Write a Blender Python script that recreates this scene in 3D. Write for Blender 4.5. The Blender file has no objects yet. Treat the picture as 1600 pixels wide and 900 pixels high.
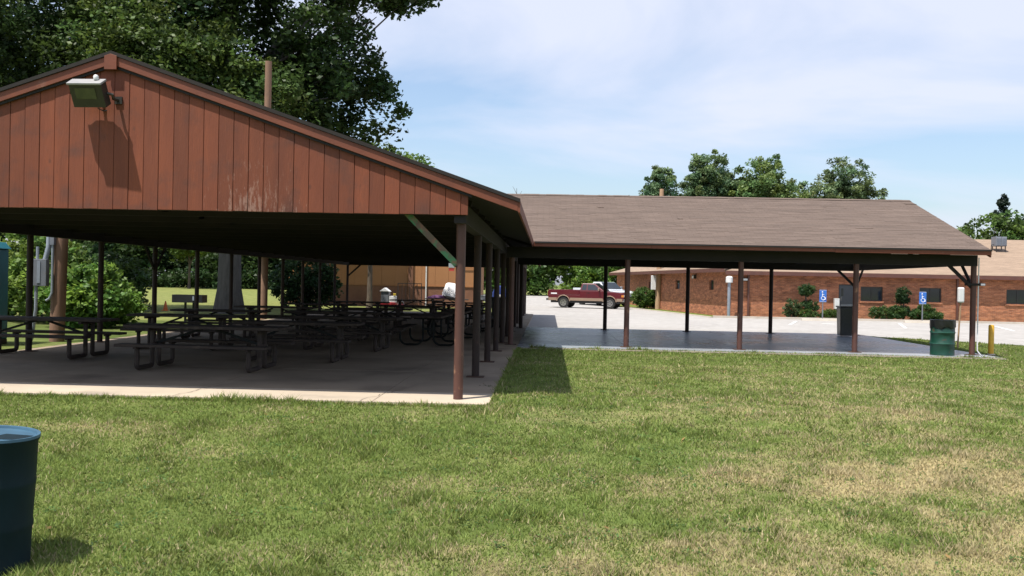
import bpy, math, random
import numpy as np
from mathutils import Vector, Matrix

R = math.radians
rnd = random.Random(7)
rng = np.random.default_rng(7)
sc = bpy.context.scene
col = sc.collection

# ------------------------------------------------------------------ camera
cam_d = bpy.data.cameras.new('camera'); cam = bpy.data.objects.new('camera', cam_d); col.objects.link(cam)
cam_d.sensor_width = 36.0; cam_d.lens = 36.0 * 1450 / 1600
cam_d.clip_start = 0.05; cam_d.clip_end = 3000
yaw, pitch, roll = R(2.21), R(-0.28), R(1.15)
f0 = Vector((-math.sin(yaw) * math.cos(pitch), math.cos(yaw) * math.cos(pitch), math.sin(pitch)))
r0 = Vector((math.cos(yaw), math.sin(yaw), 0)); u0 = r0.cross(f0)
r1 = r0 * math.cos(roll) + u0 * math.sin(roll)
u1 = u0 * math.cos(roll) - r0 * math.sin(roll)
m = Matrix((r1, u1, -f0)).transposed().to_4x4(); m.translation = (0, 0, 1.6)
cam.matrix_world = m
sc.camera = cam

# ------------------------------------------------------------------ world, sun, exposure
SUN = Vector((0.29, 0.30, -1.0)).normalized()          # direction the light travels
w = bpy.data.worlds.new('World'); sc.world = w; w.use_nodes = True
nt = w.node_tree; nt.nodes.clear()
def N(t, **k):
    n = nt.nodes.new(t)
    for a, b in k.items(): setattr(n, a, b)
    return n
out = N('ShaderNodeOutputWorld'); bg = N('ShaderNodeBackground'); bg.inputs['Strength'].default_value = 0.12
sky = N('ShaderNodeTexSky', sky_type='NISHITA', sun_disc=False)
sky.sun_elevation = R(67.4); sky.sun_rotation = R(224)
sky.air_density = 1.0; sky.dust_density = 1.8; sky.ozone_density = 2.0
tc = N('ShaderNodeTexCoord'); sep = N('ShaderNodeSeparateXYZ'); nt.links.new(tc.outputs['Generated'], sep.inputs[0])
addz = N('ShaderNodeMath', operation='ADD'); addz.inputs[1].default_value = 0.22; nt.links.new(sep.outputs['Z'], addz.inputs[0])
mx = N('ShaderNodeMath', operation='MAXIMUM'); mx.inputs[1].default_value = 0.05; nt.links.new(addz.outputs[0], mx.inputs[0])
dx = N('ShaderNodeMath', operation='DIVIDE'); dy = N('ShaderNodeMath', operation='DIVIDE')
nt.links.new(sep.outputs['X'], dx.inputs[0]); nt.links.new(mx.outputs[0], dx.inputs[1])
nt.links.new(sep.outputs['Y'], dy.inputs[0]); nt.links.new(mx.outputs[0], dy.inputs[1])
cmb = N('ShaderNodeCombineXYZ'); nt.links.new(dx.outputs[0], cmb.inputs[0]); nt.links.new(dy.outputs[0], cmb.inputs[1])
mp = N('ShaderNodeMapping'); mp.inputs['Rotation'].default_value = (0, 0, 0.5); mp.inputs['Scale'].default_value = (0.62, 1.0, 1)
mp.inputs['Location'].default_value = (6.2, 0.4, 0)
nt.links.new(cmb.outputs[0], mp.inputs[0])
ns = N('ShaderNodeTexNoise'); ns.inputs['Scale'].default_value = 1.15; ns.inputs['Detail'].default_value = 9; ns.inputs['Roughness'].default_value = 0.52; ns.inputs['Distortion'].default_value = 0.5
nt.links.new(mp.outputs[0], ns.inputs['Vector'])
rp = N('ShaderNodeValToRGB'); rp.color_ramp.elements[0].position = 0.40; rp.color_ramp.elements[1].position = 0.62
rp.color_ramp.elements[0].color = (0.07, 0.07, 0.07, 1); rp.color_ramp.elements[1].color = (0.9, 0.9, 0.9, 1)
nt.links.new(ns.outputs['Fac'], rp.inputs[0])
mixc = N('ShaderNodeMix', data_type='RGBA'); mixc.inputs['B'].default_value = (4.3, 4.55, 5.4, 1)
nt.links.new(rp.outputs[0], mixc.inputs['Factor']); nt.links.new(sky.outputs[0], mixc.inputs['A'])
nt.links.new(mixc.outputs['Result'], bg.inputs['Color']); nt.links.new(bg.outputs[0], out.inputs[0])

sl = bpy.data.lights.new('sun', 'SUN'); sl.energy = 4.2; sl.angle = R(0.53); sl.color = (1.0, 0.955, 0.88)
so = bpy.data.objects.new('sun', sl); col.objects.link(so); so.location = (-30, -30, 60)
so.rotation_euler = SUN.to_track_quat('-Z', 'Y').to_euler()
vs = sc.view_settings; vs.view_transform = 'Standard'; vs.look = 'None'; vs.exposure = 0.7; vs.gamma = 1.0; vs.use_curve_mapping = False

# ------------------------------------------------------------------ materials
MATS = {}
def mat(name, c1, c2=None, scale=4.0, rough=0.7, bump=0.0, bscale=None, metal=0.0, stretch=(1, 1, 1), detail=6, lo=0.35, hi=0.65,
        dirt=None, dscale=1.0, dlo=0.55, dhi=0.75, transl=0.0, attr=None, spec=0.5, coat=0.0, c3=None, rvar=0.0):
    if name in MATS: return MATS[name]
    mt = bpy.data.materials.new(name); mt.use_nodes = True; MATS[name] = mt
    t = mt.node_tree; b = t.nodes['Principled BSDF']; L = t.links.new
    b.inputs['Roughness'].default_value = rough; b.inputs['Metallic'].default_value = metal
    b.inputs['Specular IOR Level'].default_value = spec; b.inputs['Coat Weight'].default_value = coat
    tc = t.nodes.new('ShaderNodeTexCoord'); mp = t.nodes.new('ShaderNodeMapping'); mp.inputs['Scale'].default_value = stretch
    L(tc.outputs['Object'], mp.inputs[0])
    def noise(s, d=detail, vec=None):
        n = t.nodes.new('ShaderNodeTexNoise'); n.inputs['Scale'].default_value = s; n.inputs['Detail'].default_value = d; n.inputs['Roughness'].default_value = .6
        L(vec or mp.outputs[0], n.inputs['Vector']); return n.outputs['Fac']
    def ramp(f, a, z):
        r = t.nodes.new('ShaderNodeMapRange'); r.inputs[1].default_value = a; r.inputs[2].default_value = z; L(f, r.inputs[0]); return r.outputs[0]
    def mixc(f, a, bb, mode='MIX'):
        x = t.nodes.new('ShaderNodeMix'); x.data_type = 'RGBA'; x.blend_type = mode
        if isinstance(f, float): x.inputs['Factor'].default_value = f
        else: L(f, x.inputs['Factor'])
        for k, v in (('A', a), ('B', bb)):
            if isinstance(v, tuple): x.inputs[k].default_value = (*v, 1)
            else: L(v, x.inputs[k])
        return x.outputs['Result']
    c = c1
    if attr:
        a = t.nodes.new('ShaderNodeAttribute'); a.attribute_name = attr; c = a.outputs['Color']
        if c2: c = mixc(ramp(noise(scale), lo, hi), mixc(1.0, c, c1, 'MULTIPLY'), mixc(1.0, c, c2, 'MULTIPLY'))
    elif c2:
        c = mixc(ramp(noise(scale), lo, hi), c1, c2)
    if c3: c = mixc(ramp(noise(scale * 7.3), .45, .7), c, c3)
    if dirt: c = mixc(ramp(noise(dscale, 8, tc.outputs['Object']), dlo, dhi), c, dirt)
    if isinstance(c, tuple): b.inputs['Base Color'].default_value = (*c, 1)
    else: L(c, b.inputs['Base Color'])
    if rvar:
        rr = t.nodes.new('ShaderNodeMapRange'); rr.inputs[3].default_value = rough - rvar; rr.inputs[4].default_value = rough + rvar
        rr.inputs[1].default_value = .35; rr.inputs[2].default_value = .65
        L(noise(scale * .6), rr.inputs[0]); L(rr.outputs[0], b.inputs['Roughness'])
    if bump:
        bp = t.nodes.new('ShaderNodeBump'); bp.inputs['Strength'].default_value = 1.0; bp.inputs['Distance'].default_value = bump
        L(noise(bscale or scale * 3), bp.inputs['Height']); L(bp.outputs[0], b.inputs['Normal'])
    if transl:
        tr = t.nodes.new('ShaderNodeBsdfTranslucent'); ms = t.nodes.new('ShaderNodeMixShader'); ms.inputs[0].default_value = transl
        if isinstance(c, tuple): tr.inputs[0].default_value = (*c, 1)
        else: L(c, tr.inputs[0])
        o = t.nodes['Material Output']; L(b.outputs[0], ms.inputs[1]); L(tr.outputs[0], ms.inputs[2]); L(ms.outputs[0], o.inputs[0])
    return mt

def brick_mat(name, rot):
    mt = bpy.data.materials.new(name); mt.use_nodes = True; t = mt.node_tree; b = t.nodes['Principled BSDF']; L = t.links.new
    tc = t.nodes.new('ShaderNodeTexCoord'); mp = t.nodes.new('ShaderNodeMapping'); mp.vector_type = 'TEXTURE'
    mp.inputs['Rotation'].default_value = rot
    L(tc.outputs['Object'], mp.inputs[0])
    br = t.nodes.new('ShaderNodeTexBrick'); br.inputs['Scale'].default_value = 1.0
    br.inputs['Brick Width'].default_value = .21; br.inputs['Row Height'].default_value = .075; br.inputs['Mortar Size'].default_value = .006
    br.inputs['Color1'].default_value = (.52, .19, .092, 1); br.inputs['Color2'].default_value = (.29, .095, .05, 1); br.inputs['Mortar'].default_value = (.42, .27, .18, 1)
    br.inputs['Bias'].default_value = -.1
    L(mp.outputs[0], br.inputs['Vector'])
    n = t.nodes.new('ShaderNodeTexNoise'); n.inputs['Scale'].default_value = 1.7; n.inputs['Detail'].default_value = 9; n.inputs['Roughness'].default_value = .7
    mpn = t.nodes.new('ShaderNodeMapping'); mpn.inputs['Scale'].default_value = (1, 1, 3.5); L(tc.outputs['Object'], mpn.inputs[0]); L(mpn.outputs[0], n.inputs['Vector'])
    rr = t.nodes.new('ShaderNodeMapRange'); rr.inputs[1].default_value = .3; rr.inputs[2].default_value = .7; rr.inputs[3].default_value = .5; rr.inputs[4].default_value = 1.4
    L(n.outputs['Fac'], rr.inputs[0])
    mm = t.nodes.new('ShaderNodeMix'); mm.data_type = 'RGBA'; mm.blend_type = 'MULTIPLY'; mm.inputs['Factor'].default_value = 1
    L(br.outputs['Color'], mm.inputs['A']); L(rr.outputs[0], mm.inputs['B']); L(mm.outputs['Result'], b.inputs['Base Color'])
    bp = t.nodes.new('ShaderNodeBump'); bp.inputs['Distance'].default_value = .01; bp.invert = True; L(br.outputs['Fac'], bp.inputs['Height']); L(bp.outputs[0], b.inputs['Normal'])
    b.inputs['Roughness'].default_value = .9
    return mt

def siding_mat():
    mt = mat('stained_siding', (.205, .052, .019), (.155, .038, .0145), 3.0, .75, .004, 22, stretch=(2.2, 2.2, .28), dirt=(.10, .036, .023), dscale=2.3, dlo=.52, dhi=.78, c3=(.175, .045, .018))
    t = mt.node_tree; b = t.nodes['Principled BSDF']; L = t.links.new
    src = b.inputs['Base Color'].links[0].from_socket
    g = t.nodes.new('ShaderNodeNewGeometry'); s = t.nodes.new('ShaderNodeSeparateXYZ'); L(g.outputs['Position'], s.inputs[0])
    def band(sock, c, wd):
        a = t.nodes.new('ShaderNodeMath'); a.operation = 'SUBTRACT'; L(sock, a.inputs[0]); a.inputs[1].default_value = c
        d = t.nodes.new('ShaderNodeMath'); d.operation = 'ABSOLUTE'; L(a.outputs[0], d.inputs[0])
        r = t.nodes.new('ShaderNodeMapRange'); r.inputs[1].default_value = wd; r.inputs[2].default_value = 0; L(d.outputs[0], r.inputs[0]); return r.outputs[0]
    bx = band(s.outputs['X'], -4.0, 1.15); bz = band(s.outputs['Z'], 2.5, 1.25)
    mu = t.nodes.new('ShaderNodeMath'); mu.operation = 'MULTIPLY'; L(bx, mu.inputs[0]); L(bz, mu.inputs[1])
    n = t.nodes.new('ShaderNodeTexNoise'); n.inputs['Scale'].default_value = 9; n.inputs['Detail'].default_value = 10; n.inputs['Roughness'].default_value = .75
    mp = t.nodes.new('ShaderNodeMapping'); mp.inputs['Scale'].default_value = (2.6, 1, .55); L(g.outputs['Position'], mp.inputs[0]); L(mp.outputs[0], n.inputs['Vector'])
    ad = t.nodes.new('ShaderNodeMath'); ad.operation = 'MULTIPLY_ADD'; L(mu.outputs[0], ad.inputs[0]); ad.inputs[1].default_value = .26; L(n.outputs['Fac'], ad.inputs[2])
    r = t.nodes.new('ShaderNodeMapRange'); r.inputs[1].default_value = .69; r.inputs[2].default_value = .78; r.inputs[4].default_value = .6; L(ad.outputs[0], r.inputs[0])
    x = t.nodes.new('ShaderNodeMix'); x.data_type = 'RGBA'; L(r.outputs[0], x.inputs['Factor']); L(src, x.inputs['A']); x.inputs['B'].default_value = (.40, .235, .175, 1)
    vo = t.nodes.new('ShaderNodeTexVoronoi'); vo.inputs['Scale'].default_value = 2.3; mk = t.nodes.new('ShaderNodeMapping'); mk.inputs['Scale'].default_value = (1.3, .2, .75); L(g.outputs['Position'], mk.inputs[0]); L(mk.outputs[0], vo.inputs['Vector'])
    rk = t.nodes.new('ShaderNodeMapRange'); rk.inputs[1].default_value = .035; rk.inputs[2].default_value = .075; rk.inputs[3].default_value = .55; rk.inputs[4].default_value = 0; L(vo.outputs['Distance'], rk.inputs[0])
    xk = t.nodes.new('ShaderNodeMix'); xk.data_type = 'RGBA'; L(rk.outputs[0], xk.inputs['Factor']); L(x.outputs['Result'], xk.inputs['A']); xk.inputs['B'].default_value = (.07, .024, .014, 1); x = xk
    # each board has taken the stain a little differently
    oi = t.nodes.new('ShaderNodeObjectInfo'); rv = t.nodes.new('ShaderNodeMapRange'); rv.inputs[3].default_value = .8; rv.inputs[4].default_value = 1.16; L(oi.outputs['Random'], rv.inputs[0])
    y = t.nodes.new('ShaderNodeMix'); y.data_type = 'RGBA'; y.blend_type = 'MULTIPLY'; y.inputs['Factor'].default_value = 1; L(x.outputs['Result'], y.inputs['A']); L(rv.outputs[0], y.inputs['B'])
    L(y.outputs['Result'], b.inputs['Base Color'])
    return mt

def roof_mat(name, c1, c2, course=.13, tabs=.33, wear=(.30, .2, .15)):
    """asphalt shingles: small tabs from a brick pattern laid along the object's own u,v (uv map)"""
    mt = bpy.data.materials.new(name); mt.use_nodes = True; t = mt.node_tree; b = t.nodes['Principled BSDF']; L = t.links.new
    uv = t.nodes.new('ShaderNodeUVMap'); uv.uv_map = 'UVMap'
    br = t.nodes.new('ShaderNodeTexBrick'); br.inputs['Scale'].default_value = 1.0
    br.inputs['Brick Width'].default_value = tabs; br.inputs['Row Height'].default_value = course; br.inputs['Mortar Size'].default_value = .005
    br.inputs['Color1'].default_value = (*c1, 1); br.inputs['Color2'].default_value = (*c2, 1)
    br.inputs['Mortar'].default_value = (c2[0] * .72, c2[1] * .7, c2[2] * .68, 1)
    L(uv.outputs[0], br.inputs['Vector'])
    n = t.nodes.new('ShaderNodeTexNoise'); n.inputs['Scale'].default_value = .9; n.inputs['Detail'].default_value = 8; n.inputs['Roughness'].default_value = .65
    mp = t.nodes.new('ShaderNodeMapping'); mp.inputs['Scale'].default_value = (.6, 3.2, 1); L(uv.outputs[0], mp.inputs[0]); L(mp.outputs[0], n.inputs['Vector'])
    rr = t.nodes.new('ShaderNodeMapRange'); rr.inputs[1].default_value = .3; rr.inputs[2].default_value = .7; rr.inputs[3].default_value = .82; rr.inputs[4].default_value = 1.14
    L(n.outputs['Fac'], rr.inputs[0])
    mm = t.nodes.new('ShaderNodeMix'); mm.data_type = 'RGBA'; mm.blend_type = 'MULTIPLY'; mm.inputs['Factor'].default_value = 1
    L(br.outputs['Color'], mm.inputs['A']); L(rr.outputs[0], mm.inputs['B'])
    n2 = t.nodes.new('ShaderNodeTexNoise'); n2.inputs['Scale'].default_value = 2.1; n2.inputs['Detail'].default_value = 6; L(mp.outputs[0], n2.inputs['Vector'])
    r2 = t.nodes.new('ShaderNodeMapRange'); r2.inputs[1].default_value = .66; r2.inputs[2].default_value = .72; r2.inputs[4].default_value = .7; L(n2.outputs['Fac'], r2.inputs[0])
    m2 = t.nodes.new('ShaderNodeMix'); m2.data_type = 'RGBA'; L(r2.outputs[0], m2.inputs['Factor']); L(mm.outputs['Result'], m2.inputs['A']); m2.inputs['B'].default_value = (*wear, 1)
    L(m2.outputs['Result'], b.inputs['Base Color'])
    b.inputs['Roughness'].default_value = .95
    bp = t.nodes.new('ShaderNodeBump'); bp.inputs['Distance'].default_value = .006; n3 = t.nodes.new('ShaderNodeTexNoise'); n3.inputs['Scale'].default_value = 40
    L(uv.outputs[0], n3.inputs['Vector']); L(n3.outputs['Fac'], bp.inputs['Height']); L(bp.outputs[0], b.inputs['Normal'])
    return mt

M = {}
M['siding'] = siding_mat()
M['trim'] = mat('painted_trim', (.185, .048, .019), (.14, .037, .015), 2.5, .6, .002, 30, stretch=(1, 1, 1), dirt=(.25, .13, .09), dscale=3.0, dlo=.64, dhi=.82)
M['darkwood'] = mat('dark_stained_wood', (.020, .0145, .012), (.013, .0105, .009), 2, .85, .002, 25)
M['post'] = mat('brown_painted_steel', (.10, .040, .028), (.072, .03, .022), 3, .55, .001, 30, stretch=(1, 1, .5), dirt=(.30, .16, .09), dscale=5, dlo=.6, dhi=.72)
M['post_shaded'] = mat('shaded_painted_steel', (.040, .024, .019), (.028, .018, .015), 3, .65, .001, 30, stretch=(1, 1, .5), dirt=(.08, .04, .03), dscale=5, dlo=.6, dhi=.72, spec=.3)  # same brown posts, shade under the roof put into a darker colour
M['brace'] = mat('peeling_painted_steel', (.11, .075, .045), (.05, .19, .075), 4, .6, .002, 20, lo=.45, hi=.55, dirt=(.24, .09, .05), dscale=7, dlo=.5, dhi=.65)
M['plate'] = mat('rusty_steel_plate', (.05, .025, .018), (.09, .04, .02), 9, .7)
M['concrete'] = mat('worn_concrete', (.40, .335, .265), (.31, .265, .215), 1.1, .75, .002, 30, dirt=(.20, .17, .14), dscale=.8, dlo=.55, dhi=.8, c3=(.36, .31, .25))
M['gloss_floor'] = mat('sealed_concrete', (.34, .365, .39), (.28, .30, .325), .8, .28, .0005, 6, spec=.7, dirt=(.22, .235, .255), dscale=.5, dlo=.5, dhi=.8, rvar=.07)
M['concrete_lit'] = mat('sunlit_concrete', (.52, .43, .325), (.44, .365, .28), .9, .6, .001, 20, dirt=(.20, .17, .14), dscale=.7, dlo=.55, dhi=.85, rvar=.1)  # front slab strip, sunlight put into a brighter concrete colour
M['concrete_shaded'] = mat('shaded_concrete', (.35, .275, .20), (.28, .22, .16), .9, .72, .001, 20, dirt=(.14, .11, .085), dscale=.6, dlo=.5, dhi=.8, rvar=.08, spec=.25)  # same floor further in, roof shade put into a darker colour
M['shingle'] = roof_mat('brown_shingles', (.140, .101, .080), (.120, .086, .068), wear=(.147, .106, .083))
M['shingle_tan'] = roof_mat('tan_shingles', (.30, .215, .152), (.26, .186, .13), .14, .3, wear=(.34, .245, .175))
M['table_wood'] = mat('dark_table_planks', (.045, .031, .023), (.03, .021, .017), 3, .75, .002, 20, stretch=(.4, 3, 3), dirt=(.11, .08, .06), dscale=3)
M['table_steel'] = mat('dark_table_pipe', (.010, .012, .011), (.014, .016, .014), 5, .7, spec=.25)
M['asphalt'] = mat('pale_worn_pavement', (.345, .325, .30), (.29, .272, .252), .35, .9, .004, 60, dirt=(.31, .29, .27), dscale=.16, dlo=.5, dhi=.75, c3=(.41, .39, .365))
M['paint'] = mat('white_line_paint', (.78, .78, .76), (.62, .61, .58), 6, .7)
M['kerb'] = mat('kerb_concrete', (.55, .49, .41), (.45, .40, .33), 2, .85, .003, 30)
M['brick_f'] = brick_mat('brick_front', (R(90), 0, 0))
M['brown_metal'] = mat('brown_metal', (.13, .05, .035), (.10, .04, .03), 3, .5)
M['dark_frame'] = mat('dark_window_frame', (.02, .018, .018), (.03, .025, .024), 5, .4)
M['glass'] = mat('dark_glass', (.02, .025, .028), (.03, .035, .04), 1, .05, spec=.8)
M['door'] = mat('charcoal_door', (.055, .06, .07), (.045, .05, .06), 2, .45)
M['white_metal'] = mat('white_painted_metal', (.70, .70, .69), (.60, .60, .58), 4, .45, dirt=(.42, .40, .36), dscale=4)
M['grey_metal'] = mat('grey_painted_metal', (.17, .18, .20), (.13, .14, .16), 3, .45, dirt=(.17, .16, .15), dscale=4)
M['galv'] = mat('galvanised_pipe', (.30, .33, .38), (.24, .27, .31), 5, .45, metal=.2)
M['chrome'] = mat('chrome', (.62, .62, .62), (.5, .5, .5), 3, .18, metal=1)
M['black'] = mat('black_plastic', (.012, .012, .013), (.02, .02, .021), 5, .45)
M['black_bag'] = mat('black_liner', (.008, .009, .009), (.014, .015, .015), 9, .3, .004, 14)
M['drum_blue'] = mat('blue_green_drum_paint', (.0035, .017, .023), (.003, .013, .018), 3, .6, .001, 8, spec=.22, dirt=(.012, .022, .026), dscale=3, dlo=.6, dhi=.8)
M['drum_lid'] = mat('blue_drum_lid', (.05, .125, .19), (.04, .10, .15), 4, .4)
M['drum_green'] = mat('green_drum_paint', (.006, .05, .03), (.005, .038, .024), 3, .4, .001, 8, dirt=(.075, .045, .025), dscale=5, dlo=.6, dhi=.72)
M['drum_band'] = mat('faded_green_band', (.035, .12, .085), (.02, .085, .06), 4, .4)
M['yellow'] = mat('yellow_paint', (.80, .45, .04), (.68, .37, .035), 4, .5, dirt=(.30, .18, .06), dscale=6, dlo=.6, dhi=.75)
M['sign_blue'] = mat('sign_blue', (.03, .15, .50), (.027, .13, .45), 3, .4)
M['white'] = mat('white_vinyl', (.80, .80, .80), (.74, .74, .74), 4, .5)
M['pole'] = mat('weathered_pole_wood', (.27, .155, .10), (.20, .115, .075), 2.0, .85, .006, 14, stretch=(3, 3, .35), dirt=(.13, .085, .06), dscale=2)
M['pole_grey'] = mat('grey_pole_wood', (.22, .19, .17), (.16, .14, .125), 2.0, .85, .006, 14, stretch=(3, 3, .35))
M['pole_tan'] = mat('tan_pole_wood', (.46, .30, .18), (.36, .23, .14), 2.0, .85, .006, 14, stretch=(3, 3, .35))
M['bark'] = mat('grey_bark', (.10, .092, .085), (.06, .055, .05), 2.4, .95, .03, 7, stretch=(2.5, 2.5, .6))
M['bark_brown'] = mat('brown_bark', (.12, .09, .065), (.07, .052, .04), 3, .95, .02, 9, stretch=(2.5, 2.5, .6))
M['tan_wall'] = mat('tan_metal_wall', (.38, .175, .07), (.34, .155, .062), .6, .6, dirt=(.34, .17, .09), dscale=.7, dlo=.55, dhi=.75)
M['rust_wall'] = mat('brown_lower_wall', (.22, .10, .055), (.17, .075, .042), 1.2, .7)
M['teal'] = mat('teal_plastic', (.02, .135, .17), (.016, .11, .14), 2, .4)
M['purple'] = mat('purple_cloth', (.15, .055, .14), (.11, .04, .10), 5, .9, .01, 6)
M['blue_cloth'] = mat('blue_fabric', (.02, .045, .22), (.015, .035, .16), 4, .8, .01, 6)
M['white_bag'] = mat('white_plastic_bag', (.82, .81, .80), (.74, .73, .72), 3, .5, .02, 5)
M['ink'] = mat('black_print', (.02, .02, .02), (.03, .03, .03), 5, .6)
M['red_paint'] = mat('maroon_car_paint', (.10, .007, .013), (.09, .006, .012), 1, .35, coat=.35)
M['tan_paint'] = mat('tan_car_paint', (.30, .215, .15), (.27, .19, .135), 1, .4, coat=.2)
M['white_paint'] = mat('white_car_paint', (.66, .70, .74), (.6, .64, .68), 1, .3, coat=.6)
M['silver_paint'] = mat('silver_car_paint', (.4, .42, .44), (.36, .38, .4), 1, .3, coat=.5)
M['tyre'] = mat('tyre_rubber', (.018, .018, .018), (.028, .027, .026), 8, .85)
M['amber'] = mat('amber_lens', (.60, .22, .04), (.5, .18, .03), 3, .25)
M['red_plastic'] = mat('red_plastic', (.42, .03, .04), (.36, .025, .03), 3, .4)
M['yellow_plastic'] = mat('yellow_plastic', (.70, .50, .05), (.62, .44, .04), 3, .4)
M['orange'] = mat('orange_plastic', (.70, .16, .03), (.6, .13, .02), 3, .5)
M['lamp_glass'] = mat('dull_lamp_glass', (.075, .08, .04), (.05, .055, .03), 9, .25, spec=.5)
M['lamp_body'] = mat('bronze_lamp_body', (.035, .032, .026), (.026, .024, .02), 4, .4)
M['lamp_top'] = mat('grey_lamp_top', (.33, .32, .31), (.26, .255, .25), 4, .5)
M['leaf'] = mat('leaf_green', (1, 1, 1), (.72, .74, .66), .35, .5, attr='tint', transl=.36, spec=.3)
M['blade'] = mat('grass_blade', (1, 1, 1), (.82, .84, .78), 1.3, .6, attr='tint', transl=.42, spec=.2)
M['lawn'] = mat('lawn_thatch', (1, 1, 1), (.62, .66, .6), 2.2, .95, .02, 30, attr='tint', spec=.1)
M['red_paper'] = mat('red_sign_face', (.55, .05, .04), (.45, .04, .03), 4, .5)

# ------------------------------------------------------------------ helpers
OFF = {}
def root_of(o):
    while o.parent: o = o.parent
    return o
def tag(o, label=None, cat=None, group=None, kind=None):
    if label: o['label'] = label
    if cat: o['category'] = cat
    if group: o['group'] = group
    if kind: o['kind'] = kind
    return o
def thing(name, label, cat, loc=(0, 0, 0), rz=0, group=None, world=False):
    o = bpy.data.objects.new(name, None); col.objects.link(o); o.empty_display_size = .2
    o.location = loc; o.rotation_euler = (0, 0, rz)
    if world: OFF[o.name] = Vector(loc)
    return tag(o, label, cat, group)

class MB:
    def __init__(s): s.v = []; s.f = []; s.uv = None
    def add(s, vs, fs):
        n = len(s.v); s.v += [tuple(v) for v in vs]; s.f += [tuple(i + n for i in f) for f in fs]; return s
    def box(s, x0, x1, y0, y1, z0, z1):
        return s.add([(x0, y0, z0), (x1, y0, z0), (x1, y1, z0), (x0, y1, z0), (x0, y0, z1), (x1, y0, z1), (x1, y1, z1), (x0, y1, z1)],
                     [(0, 3, 2, 1), (4, 5, 6, 7), (0, 1, 5, 4), (1, 2, 6, 5), (2, 3, 7, 6), (3, 0, 4, 7)])
    def obox(s, c, sx, sy, sz, rot=(0, 0, 0), bev=0.0):
        """box centred on c, rotated by euler, with chamfered vertical profile when bev"""
        from mathutils import Euler
        q = Euler(rot).to_matrix(); c = Vector(c); a, b, d = sx / 2, sy / 2, sz / 2
        P = [(-a, -b, -d), (a, -b, -d), (a, b, -d), (-a, b, -d), (-a, -b, d), (a, -b, d), (a, b, d), (-a, b, d)]
        return s.add([c + q @ Vector(p) for p in P], [(0, 3, 2, 1), (4, 5, 6, 7), (0, 1, 5, 4), (1, 2, 6, 5), (2, 3, 7, 6), (3, 0, 4, 7)])
    def prism(s, pts, ext):
        """closed polygon of 3d points extruded by the vector ext"""
        n = len(pts); e = Vector(ext); a = [Vector(p) for p in pts]
        return s.add(a + [p + e for p in a], [tuple(range(n))[::-1], tuple(range(n, 2 * n))] + [(i, (i + 1) % n, n + (i + 1) % n, n + i) for i in range(n)])
    def bar(s, p0, p1, w, h):
        """rectangular bar from p0 to p1"""
        p0, p1 = Vector(p0), Vector(p1); d = (p1 - p0).normalized()
        up = Vector((0, 0, 1)) if abs(d.z) < .95 else Vector((1, 0, 0)); a = d.cross(up).normalized() * w / 2; b = a.cross(d).normalized() * h / 2
        q = [-a - b, a - b, a + b, -a + b]
        return s.prism([p0 + t for t in q], p1 - p0)
    def tube(s, pts, r, n=8, caps=True):
        """tube along a polyline; r is one radius or one per point"""
        P = [Vector(p) for p in pts]; k = len(P); rs = r if isinstance(r, (list, tuple)) else [r] * k
        vs, fs = [], []; ref = None
        for i, p in enumerate(P):
            d = (P[min(i + 1, k - 1)] - P[max(i - 1, 0)]).normalized()
            if ref is None: ref = Vector((1, 0, 0)) if abs(d.x) < .9 else Vector((0, 1, 0))
            a = (ref - d * ref.dot(d)).normalized(); ref = a; b = d.cross(a)
            vs += [p + (a * math.cos(2 * math.pi * j / n) + b * math.sin(2 * math.pi * j / n)) * rs[i] for j in range(n)]
        for i in range(k - 1):
            for j in range(n):
                fs.append((i * n + j, i * n + (j + 1) % n, (i + 1) * n + (j + 1) % n, (i + 1) * n + j))
        if caps: fs += [tuple(range(n))[::-1], tuple((k - 1) * n + j for j in range(n))]
        return s.add(vs, fs)
    def lathe(s, prof, n=24, c=(0, 0, 0), jit=None):
        """profile of (radius, z) turned about z"""
        vs, fs = [], []
        for i, (r, z) in enumerate(prof):
            for j in range(n):
                a = 2 * math.pi * j / n; q = (jit(i, j) if jit else (0, 0))
                vs.append((c[0] + (r + q[0]) * math.cos(a), c[1] + (r + q[0]) * math.sin(a), c[2] + z + q[1]))
        for i in range(len(prof) - 1):
            for j in range(n): fs.append((i * n + j, i * n + (j + 1) % n, (i + 1) * n + (j + 1) % n, (i + 1) * n + j))
        fs += [tuple(range(n))[::-1], tuple((len(prof) - 1) * n + j for j in range(n))]
        return s.add(vs, fs)
    def build(s, name, mt, parent=None, smooth=False, loc=None, kind=None, uvf=None):
        off = Vector((0, 0, 0))
        if parent: off = OFF.get(root_of(parent).name, off)
        elif loc is not None: off = Vector(loc)
        me = bpy.data.meshes.new(name)
        me.from_pydata([(x - off.x, y - off.y, z - off.z) for x, y, z in s.v], [], s.f)
        me.materials.append(mt)
        if uvf:
            l = me.uv_layers.new(name='UVMap')
            for lp in me.loops: l.data[lp.index].uv = uvf(Vector(me.vertices[lp.vertex_index].co) + off)
        o = bpy.data.objects.new(name, me); col.objects.link(o)
        if smooth:
            me.polygons.foreach_set('use_smooth', [True] * len(me.polygons))
            try: me.set_sharp_from_angle(angle=R(40))
            except Exception: pass
        if parent: o.parent = parent
        elif loc is not None: o.location = off
        if kind: o['kind'] = kind
        return o

def bevel(o, wd=.006, seg=2):
    b = o.modifiers.new('bevel', 'BEVEL'); b.width = wd; b.segments = seg; b.limit_method = 'ANGLE'; return o

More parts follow.
